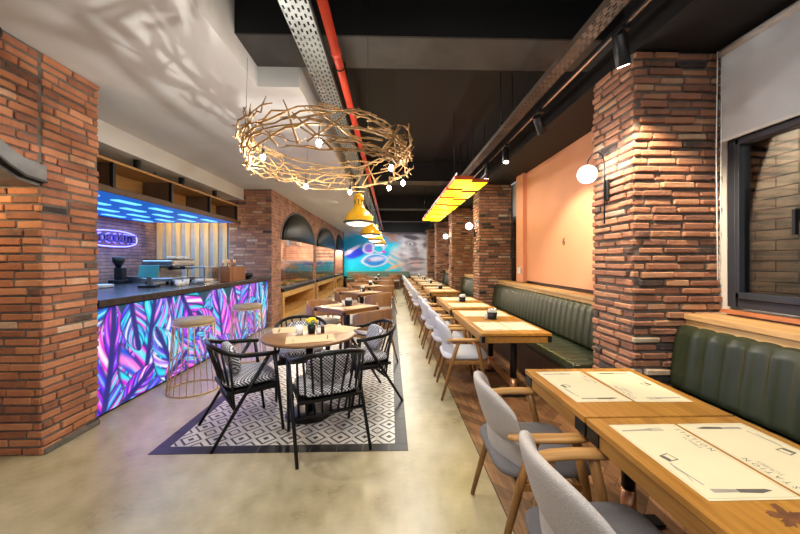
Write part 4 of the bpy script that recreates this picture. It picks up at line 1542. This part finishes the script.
def bar_art():
    W, H = 4.18, .98
    nu, nv = 594, 150
    u, v = np.meshgrid(np.linspace(0, W, nu), np.linspace(0, H, nv), indexing='ij')
    u, v = u.ravel(), v.ravel()
    wob = wobble(u, v, 5, 7, 4.)
    c = np.tile(np.array([.006, .05, .075]), (len(u), 1))
    c = mixc(c, sst(.1, .6, wob) * .7, (.0, .16, .20))
    rg = np.random.RandomState(12)
    PAL = [(.62, .02, .62), (.20, .04, .75), (.0, .50, .62), (.95, .30, .70), (.03, .12, .60), (.0, .62, .70), (.80, .08, .60), (.90, .85, .95), (.35, .10, .85), (.1, .75, .85)]
    leaves = [(.02, .10, 55, .95, .22, 0), (.10, -.10, 75, 1.1, .24, 3), (.62, -.05, 82, 1.25, .42, 1), (1.25, 1.02, -60, .9, .33, 2), (1.15, -.05, 110, .8, .25, 4), (1.75, -.05, 70, 1.05, .36, 1),
              (2.1, 1.0, -100, .8, .3, 2), (2.3, -.05, 95, 1.15, .36, 5), (2.65, 1.0, -70, .8, .25, 0), (2.9, -.1, 75, 1.2, .36, 1), (3.3, 1.05, -110, .95, .32, 2), (3.5, -.05, 90, 1.15, .36, 3), (3.9, .0, 100, 1.1, .3, 4),
              (.45, 1.0, -80, .55, .18, 6), (1.5, .4, 30, .6, .2, 6), (2.0, .45, 150, .5, .17, 0), (3.1, .5, 20, .55, .18, 6), (.35, .0, 25, .5, .15, 3), (.95, .02, 20, .5, .13, 5), (2.6, .0, 160, .5, .15, 3)]
    back = [(x_, rg.choice([-.05, 1.03]), 0, rg.uniform(.7, 1.0), rg.uniform(.22, .32), int(rg.randint(0, 9))) for x_ in np.linspace(-.05, 4.2, 16)]
    back = [(b[0], b[1], (rg.uniform(60, 120) if b[1] < .5 else rg.uniform(-120, -60)), b[3], b[4], b[5]) for b in back]
    leaves = back + [(-.05, .45, 35, .6, .16, 7), (.0, .75, -30, .7, .2, 0)] + leaves
    for (bx, by, an, L, Wd, hue) in leaves:
        a = R(an)
        dx, dy = math.cos(a), math.sin(a)
        bend = rg.uniform(-.25, .25)
        s = ((u - bx) * dx + (v - by) * dy) / L
        tt = (-(u - bx) * dy + (v - by) * dx) - bend * L * s * s * .6
        shp = np.where((s > 0) & (s < 1), np.sin(PI * np.clip(s, 0, 1) ** .75) ** .7, 1e-3)
        tn = tt / (Wd * shp + 1e-6)
        q = s * 6.0 - np.abs(tn) * 2.6 * (.55 + .45 * s) + wob * .5
        fr = q - np.floor(q)
        inside = (s > 0) & (s < 1) & (np.abs(tn) < 1)
        cut = (np.abs(tn) > .42) & (fr < .16) & (Wd > .2)
        m = (inside & ~cut).astype(float)
        k = (np.floor(q) + (tn > 0) * 3 + hue).astype(int)
        c1 = np.array(PAL)[(k * 3 + hue) % len(PAL)]
        c2 = np.array(PAL)[(k * 5 + hue + 3) % len(PAL)]
        st = (.5 + .5 * np.sin(fr * 2 * PI * 1.5 + tn * 5 + wob * 3))[:, None]
        lc = c1 * st + c2 * (1 - st)
        hl = np.exp(-((fr - .55) / .11) ** 2) * sst(1.0, .25, np.abs(tn)) * sst(.0, .35, np.abs(tn))
        lc = mixc(lc, hl * .6, (.62, .74, 1.0))
        edge = np.maximum(sst(.24, .12, fr), sst(.86, .97, fr)) * .92
        lc = mixc(lc, edge, (.03, .03, .22))
        lc = mixc(lc, sst(.05, .02, np.abs(tt)), (.02, .02, .16))
        lc = mixc(lc, sst(.86, .97, np.abs(tn)), (.02, .03, .15))
        c = c * (1 - m[:, None]) + lc * m[:, None]
    g_ = c.mean(1, keepdims=True)
    c = np.clip(g_ + (c - g_) * 1.3, 0, 1)
    P = np.stack([np.full_like(u, BX), u, v], 1)
    return P, c, nu, nv


P_, c_, nu_, nv_ = bar_art()
ob = painted_grid('front_panel', P_, c_, M['print_bar'], nu_, nv_)
ob.parent = t; ob.location = (0, .01, .025)
for y in (1.3, 2.62):
    MB().box(BX - .001, BX + .003, y - .003, y + .003, .02, 1.01).build('panel_joint', M['black'], t)
for y in (3.9, 5.2, 6.5):
    lamp('leaf_panel_glow', 'AREA', (BX + .03, y, .5), 5, (.55, .35, 1), (-1.5, y, .3), shape='RECTANGLE', size=1.1, size_y=.8)

# canopy with shelf
t = thing('bar_canopy', 'hanging wood and black shelf canopy with blue-lit underside above the bar', 'canopy', (-3.2, 2.75, 2.23))
LC = 4.15
MB().box(-1.85, 0, 0, LC, .009, .05).build('roof_board', M['browndark'], t)
MB().box(-1.85, 0, 0, LC, .0, .0085).build('underside_spill', M['bluespill'], t)  # thin glowing sheet stands in for blue LED light on the board
MB().box(0.001, .025, 0, LC + .1, -.012, .055).build('lower_rail', M['browndark'], t, bevel=.003)
MB().box(-.42, .02, 0, LC + .05, .345, .375).build('shelf_top', M['shelfwood'], t, bevel=.003)
MB().box(-.42, .0, 0, LC, .051, .07).build('shelf_board', M['browndark'], t)
MB().box(-.42, -.40, 0, LC, .07, .345).build('back_panel', M['shelfwood'], t)
y = .10
while y < LC + .05:
    MB().box(-.02, .022, y - .02, y + .02, .056, .344).build('post', M['black'], t, bevel=.002)
    MB().box(-.40, -.021, y - .012, y + .012, .071, .344).build('divider', M['browndark'], t)  # darker wood stands in for the weaker light on the dividers
    y += 1.0
rg = random.Random(3)
for i in range(4):
    for j in range(6):
        mb = MB().box(-1.64 + i * .42, -1.54 + i * .42, .2 + j * .66, .60 + j * .66, -.012, -.001)
        mb.build('led_strip', M['bluelight'], t)
for y in (.3, 2.2, 4.0):
    MB().tube([(-.3, y, .375), (-.3, y, .53)], .008, 6).build('hanging_rod', M['black'], t)
for yy in (3.6, 5.0, 6.3):
    lamp('blue_canopy_light', 'AREA', (-4.1, yy, 2.20), 34, (.30, .55, 1.0), (-4.1, yy, 0), shape='RECTANGLE', size=1.4, size_y=1.1)
lamp('bar_warm_light', 'AREA', (-4.3, 6.85, 2.55), 16, WARM, (-4.3, 7.3, 1.4), shape='RECTANGLE', size=1.4, size_y=.1)
# surface spots on the dropped ceiling above the bar
for k, (yy, lab) in enumerate(((4.37, 'nearest black cylinder spot on the white ceiling above the bar'), (5.28, 'middle black cylinder spot on the white ceiling above the bar'), (6.25, 'farthest black cylinder spot on the white ceiling above the bar'))):
    t = thing('ceiling_spot', lab, 'spotlight', (-3.32, yy, 2.759), 0, 'cylinder spots above the bar')
    MB().lathe([(0, -.13), (.036, -.13), (.04, -.125), (.04, -.004), (.045, 0)], 18).build('body', M['black'], t)
    MB().lathe([(0, -.1335), (.028, -.1335), (.028, -.131)], 18).build('lens', M['shadein'], t)

t = thing('ceiling_spot', 'black spotlight at the top of the left brick wall, cut by the frame edge', 'spotlight', (-2.53, 2.14, 2.999))
MB().tube([(0, 0, 0), (0, 0, -.05)], .012, 8).build('stem', M['black'], t)
MB().ball((0, 0, -.085), .05, n=18).build('body', M['black'], t)
# violet neon sign
t = thing('neon_sign', 'violet backlit neon name sign on the brick wall behind the bar', 'sign', (-5.1, 6.12, 1.85))
pol = text_polys('ROCOUTE', .195, .008)
mb = MB()
for p in pol:
    mb.poly([(.075, x * 1.0, y) for x, y in p])
ob = mb.build('letters', simple('black_acrylic', (.004, .006, .05), .3), t, fix=False)
md = ob.modifiers.new('thickness', 'SOLIDIFY'); md.thickness = .03
ring = []
for i in range(40):
    a = 2 * PI * i / 40
    ring.append((.035, (.54 * math.copysign(abs(math.cos(a)) ** .8, math.cos(a))), .145 * math.copysign(abs(math.sin(a)) ** .7, math.sin(a))))
MB().tube(ring, .012, 8, closed=True).build('neon_tube', M['neon'], t)
mb = MB()
for p in pol:
    mb.poly([(.03, x * 1.06, y * 1.25) for x, y in p])
mb.build('neon_backing', emis('violet_glow', (.16, .15, 1.0), 2.0), t, fix=False)
lamp('neon_glow', 'AREA', (-4.9, 6.1, 1.85), 5, (.28, .2, 1), (-5.1, 6.1, 1.85), shape='RECTANGLE', size=1.3, size_y=.3)

# things on the bar
ZB = 1.0955
t = thing('coffee_grinder', 'black coffee grinder at the back of the bar under the sign', 'grinder', (-4.15, 5.1, ZB))
MB().box(-.08, .08, -.1, .1, 0, .06).build('base', M['black'], t, bevel=.01)
MB().box(-.06, .06, -.02, .09, .06, .25).build('body', M['black'], t, bevel=.015)
MB().lathe([(.03, .25), (.075, .34), (.075, .40), (.06, .41), (0, .41)], 18).build('hopper', M['black'], t)
t = thing('steel_sink_tray', 'low steel drip tray with tap on the bar, right of the grinder', 'tray', (-3.95, 5.45, ZB))
mb = MB().box(-.22, .22, -.22, .22, 0, .012)
for b in ((-.22, -.21, -.22, .22), (.21, .22, -.22, .22), (-.21, .21, -.22, -.21), (-.21, .21, .21, .22)):
    mb.box(*b, .012, .10)
mb.build('basin', M['steel'], t)
MB().tube([(0, .18, .012), (0, .18, .22), (0, .14, .27), (0, .06, .27), (0, .03, .23)], .012, 10).build('tap', M['steel'], t)
t = thing('till_terminal', 'teal and black till terminal with screen on the bar', 'till', (-3.22, 4.45, ZB), R(20))
MB().box(-.1, .1, -.1, .1, 0, .03).build('base', M['black'], t, bevel=.006)
MB().box(-.025, .025, -.02, .02, .03, .16).build('stem', M['steel'], t)
MB().hexa([(-.11, -.06, .13), (.11, -.06, .13), (.11, -.03, .13), (-.11, -.03, .13), (-.11, .0, .29), (.11, .0, .29), (.11, .03, .29), (-.11, .03, .29)]).build('screen', M['bluegreen'], t, bevel=.006)
for k in range(3):
    t = thing('cup_stack', ('stack of white cups on the bar beside the till, nearest stack', 'stack of white cups on the bar, middle stack', 'stack of white cups on the bar, next to the coffee machine')[k], 'cups', (-2.95 - .02 * k, 4.62 + .12 * k, ZB), 0, 'stacks of white cups on the bar')
    for j in range(2 - (k == 1)):
        MB().lathe([(0, 0), (.028, 0), (.045, .055), (.042, .055), (.026, .006), (0, .006)], 16).build('cup', M['china'], t, loc=(0, 0, .03 * j))
t = thing('coffee_machine', 'steel espresso machine with cups on top, on the bar', 'coffee machine', (-3.40, 5.12, ZB))
MB().box(-.22, .22, -.27, .27, .05, .10).build('drip_tray', M['steel'], t, bevel=.006)
MB().box(-.22, .02, -.27, .27, .10, .36).build('body', M['steel'], t, bevel=.015)
MB().box(.0, .22, -.27, .27, .27, .36).build('head', M['steel'], t, bevel=.015)
MB().box(-.215, .215, -.26, .26, .361, .37).build('cup_rail', M['black'], t)
for s in (-.13, .13):
    MB().lathe([(0, 0), (.035, 0), (.035, .05), (0, .05)], 16).tube([(0, 0, .02), (.16, 0, .02)], .012, 8).build('group_handle', M['black'], t, loc=(.11, s, .215))
for sx in (-1, 1):
    for sy in (-1, 1):
        MB().tube([(sx * .18, sy * .22, 0), (sx * .18, sy * .22, .05)], .02, 10).build('leg', M['black'], t)
for i in range(5):
    o = MB().lathe([(0, 0), (.026, 0), (.042, .05), (.039, .05), (.024, .006), (0, .006)], 14).build('cup', M['china'], loc=(-3.26, 4.92 + .095 * i, ZB + .3705))
    tag(o, ['first', 'second', 'third', 'fourth', 'last'][i] + ' white cup in the row on top of the espresso machine, counted from the left', 'cup', 'cups on the espresso machine')
t = thing('display_box', 'glass and steel pastry box on the bar, left of the brown crate', 'display box', (-2.92, 5.2, ZB))
mb = MB().box(-.13, .13, -.22, .22, 0, .02).box(-.13, .13, -.22, .22, .24, .255)
for sx in (-1, 1):
    for sy in (-1, 1):
        mb.box(sx * .124 - .006, sx * .124 + .006, sy * .214 - .006, sy * .214 + .006, .02, .24)
mb.build('frame', M['steel'], t)
MB().box(.122, .128, -.207, .207, .021, .239).box(-.117, .117, -.219, -.213, .021, .239).build('glass', M['glass'], t)
MB().pad((0, .0, .05), .09, .17, .03, 3).build('inner_tray', M['china'], t)
t = thing('wooden_crate', 'brown wooden crate at the right end of the bar', 'crate', (-2.84, 5.83, ZB))
mb = MB()
for (a, b, c2, d) in ((-.15, .15, -.29, -.275), (-.15, .15, .275, .29), (-.15, -.135, -.275, .275), (.135, .15, -.275, .275)):
    mb.box(a, b, c2, d, 0, .25)
mb.box(-.135, .135, -.275, .275, 0, .015)
mb.build('box', M['rustbox'], t, bevel=.003)
for y in (-.19, 0, .19):
    MB().box(.151, .156, y - .012, y + .012, .005, .245).build('batten', M['rustbox'], t)
for i in range(5):
    t = thing('bottle', ['leftmost', 'second', 'middle', 'fourth', 'rightmost'][i] + ' gold necked bottle standing in the brown crate', 'bottle', (-2.84 + .03 * (i % 2), 5.62 + .105 * i, ZB + .0155), 0, 'bottles in the crate on the bar')
    MB().lathe([(0, 0), (.034, 0), (.036, .01), (.036, .20), (.014, .27), (.013, .36), (0, .36)], 16).build('body', M['bottle'], t)
    MB().lathe([(.0145, .29), (.016, .30), (.0155, .362), (0, .366)], 14).build('cap', M['brass'], t)
for k in range(5):
    t = thing('syrup_bottle', ['nearest', 'second', 'middle', 'fourth', 'farthest'][k] + ' bottle of the short row at the back of the bar', 'bottle', (-4.2, 5.72 + .14 * k, ZB), 0, 'bottles at the back of the bar')
    MB().lathe([(0, 0), (.034, 0), (.036, .01), (.036, .15), (.015, .2), (.015, .24), (0, .24)], 14).build('body', M['china'] if k % 2 else M['bluegreen'], t)
    MB().lathe([(.0155, .21), (.017, .212), (.017, .25), (0, .255)], 12).build('cap', M['black'], t)
t = thing('bowl', 'small black bowl at the far end of the bar', 'bowl', (-2.86, 6.55, ZB))
MB().lathe([(0, 0), (.06, 0), (.12, .05), (.13, .10), (.12, .10), (.1, .05), (0, .015)], 24).build('dish', M['black'], t)
t = thing('plate_stack', 'stack of white plates at the near end of the bar', 'plates', (-3.75, 4.35, ZB))
for k in range(4):
    MB().lathe([(0, 0), (.07, 0), (.12, .012), (.12, .016), (.07, .006), (0, .006)], 24).build('plate', M['china'], t, loc=(0, 0, .009 * k))

# wire bar stools


def stool(label, x, y):
    t = thing('bar_stool', label, 'stool', (x, y, 0), 0., 'gold wire stools at the bar')
    MB().lathe([(0, .735), (.19, .735), (.205, .745), (.205, .785), (.19, .797), (0, .80)], 40).build('seat', M['goldseat'], t)
    for r, z_, th in ((.262, .008, .008), (.205, .735, .007), (.226, .40, .0035)):
        MB().tube([(r * math.cos(2 * PI * i / 40), r * math.sin(2 * PI * i / 40), z_) for i in range(40)], th, 6, closed=True).build('ring', M['gold'], t)
    for i in range(24):
        a = 2 * PI * i / 24
        MB().tube([(.262 * math.cos(a), .262 * math.sin(a), .008), (.226 * math.cos(a), .226 * math.sin(a), .40), (.203 * math.cos(a), .203 * math.sin(a), .735)], .0035, 5).build('wire', M['gold'], t)
    return t


s0 = stool('nearer gold wire stool at the bar front', -2.23, 3.77)
dup(s0, (-2.14, 4.93, 0), .1, 'farther gold wire stool at the bar front')

# ------------------------------------------------------------------ arched niches: hoods and display counters


def hood(label, a, b, zr=.78, out=.13, zs=ZS, band=.035):
    cy, ra = (a + b) / 2, (b - a) / 2
    t = thing('arch_hood', label, 'hood', (XL, cy, zs))

    def fn(u, v):
        th = PI * u                      # along the arch
        ph = PI / 2 * v                  # from the arch edge (0) to the rim in front (1)
        y = -ra * math.cos(th)
        h = math.sin(th)
        return (.02 + out * math.sin(ph) * h ** .7, y * (1 - .0 * v), zr * h * math.cos(ph) ** .8 + .0)
    o = MB().grid(fn, 41, 14).build('dome', M['hood'], t, fix=False)
    md = o.modifiers.new('sheet', 'SOLIDIFY'); md.thickness = .012
    arc = [(.01, -ra * 1.015 * math.cos(PI * i / 40), zr * 1.02 * math.sin(PI * i / 40)) for i in range(41)]
    MB().tube(arc, band, 10, flat=.4 if band < .05 else .12, up=(1, 0, 0)).build('rim', M['hoodrim'], t)
    lip = [(.02 + out * math.sin(PI * i / 40) ** .7, -ra * math.cos(PI * i / 40), 0) for i in range(41)]
    MB().tube(lip, .014, 8).build('lip', M['black'], t)
    return t


HL = ('black domed hood over the nearest arched niche past the bar', 'black domed hood over the second arched niche', 'black domed hood over the farthest arched niche')
for k, (a, b) in enumerate(ARCH):
    hood(HL[k], a, b)
    lamp('hood_lamp', 'POINT', (XL - .15, (a + b) / 2, ZS - .06), 100, (1, .84, .62), shadow_soft_size=.06)
    lamp('hood_lamp', 'POINT', (XL - .15, (a + b) / 2 + .9, ZS - .06), 45, (1, .84, .62), shadow_soft_size=.06)
APATH = [(2.50, 2.085), (2.36, 2.10), (2.26, 2.15), (2.12, 2.245), (1.92, 2.355), (1.6, 2.42), (1.25, 2.49), (.87, 2.51), (.49, 2.49), (.14, 2.44), (-.18, 2.355), (-.38, 2.245), (-.52, 2.15), (-.62, 2.10), (-.76, 2.085)]
t = thing('arch_trim', 'grey steel arch trim on the brickwork left of the nearest column', 'trim', (XL, .87, 2.08))
loc_ = [(y - .87, z - 2.08) for y, z in APATH]


def arc_band(o0, o1, x0, x1, mat, nm):
    mb = MB()
    for (a, b), (c, d) in zip(loc_, loc_[1:]):
        mb.hexa([(x0, a, b + o0), (x1, a, b + o0), (x1, c, d + o0), (x0, c, d + o0), (x0, a, b + o1), (x1, a, b + o1), (x1, c, d + o1), (x0, c, d + o1)])
    mb.build(nm, mat, t)


arc_band(-.045, .065, .0, .045, M['hoodrim'], 'face_band')
arc_band(-.062, -.046, -.02, .05, M['black'], 'lip')  # black strip stands in for the shadow gap under the band
arc_band(-.085, -.063, -.9, -.0, M['hoodrim'], 'lining')
NL = ('nearest', 'second', 'farthest')
for k, (a, b) in enumerate(ARCH):
    L = b - a
    t = thing('display_counter', 'oak display counter with glass case in the %s arched niche' % NL[k], 'display counter', (XL, a, 0))
    mb = MB()
    x0, x1 = -.85, .05
    mb.box(x0, x1, .02, .12, 0, .70).box(x0, x1, L - .12, L - .02, 0, .70).box(x0, x1, .12, L - .12, 0, .14).box(x0, x1, .12, L - .12, .56, .70).box(x0, x0 + .03, .12, L - .12, .14, .56)
    mb.build('cabinet', M['niche'], t)
    MB().box(-.87, .07, .01, L - .01, .702, .775).build('worktop', M['black'], t, bevel=.004)
    if k < 2:
        MB().box(-.008, 0, .1, L - .1, .80, 1.42).box(-.60, -.01, .1, .108, .80, 1.42).box(-.60, -.01, L - .108, L - .1, .80, 1.42).build('glass_case', M['glass'], t)
        MB().box(-.62, .012, .09, L - .09, 1.42, 1.445).box(-.62, .012, .09, L - .09, .776, .80).build('case_frame', M['steel'], t, bevel=.002)
        MB().box(-.45, -.04, .14, L - .14, 1.10, 1.108).build('glass_shelf', M['glass'], t)
        for j in range(6):
            y = a + .38 + j * (L - .76) / 5
            tt = thing('food_tray', ['first', 'second', 'third', 'fourth', 'fifth', 'last'][j] + ' tray of pastries from the left in the glass case of the %s niche' % NL[k], 'tray', (XL - .28, y, .801), 0, 'pastry trays in the glass cases')
            MB().box(-.2, .2, -.2, .2, 0, .015).build('dish', M['steel'], tt, bevel=.004)
            mb = MB()
            rg = random.Random(40 + j + 10 * k)
            for q in range(14):
                mb.ball((-.15 + .1 * (q % 4) + rg.uniform(-.01, .01), -.15 + .1 * (q // 4) + rg.uniform(-.01, .01), .04), .045, .04, .026, 8)
            o = mb.build('pastries', M['pastry'] if (j + k) % 3 else M['leafgreen'], tt)
            o['kind'] = 'stuff'
    else:
        MB().box(-.7, -.2, .5, 1.2, .776, 1.3).build('cupboard', M['browndark'], t, bevel=.01)
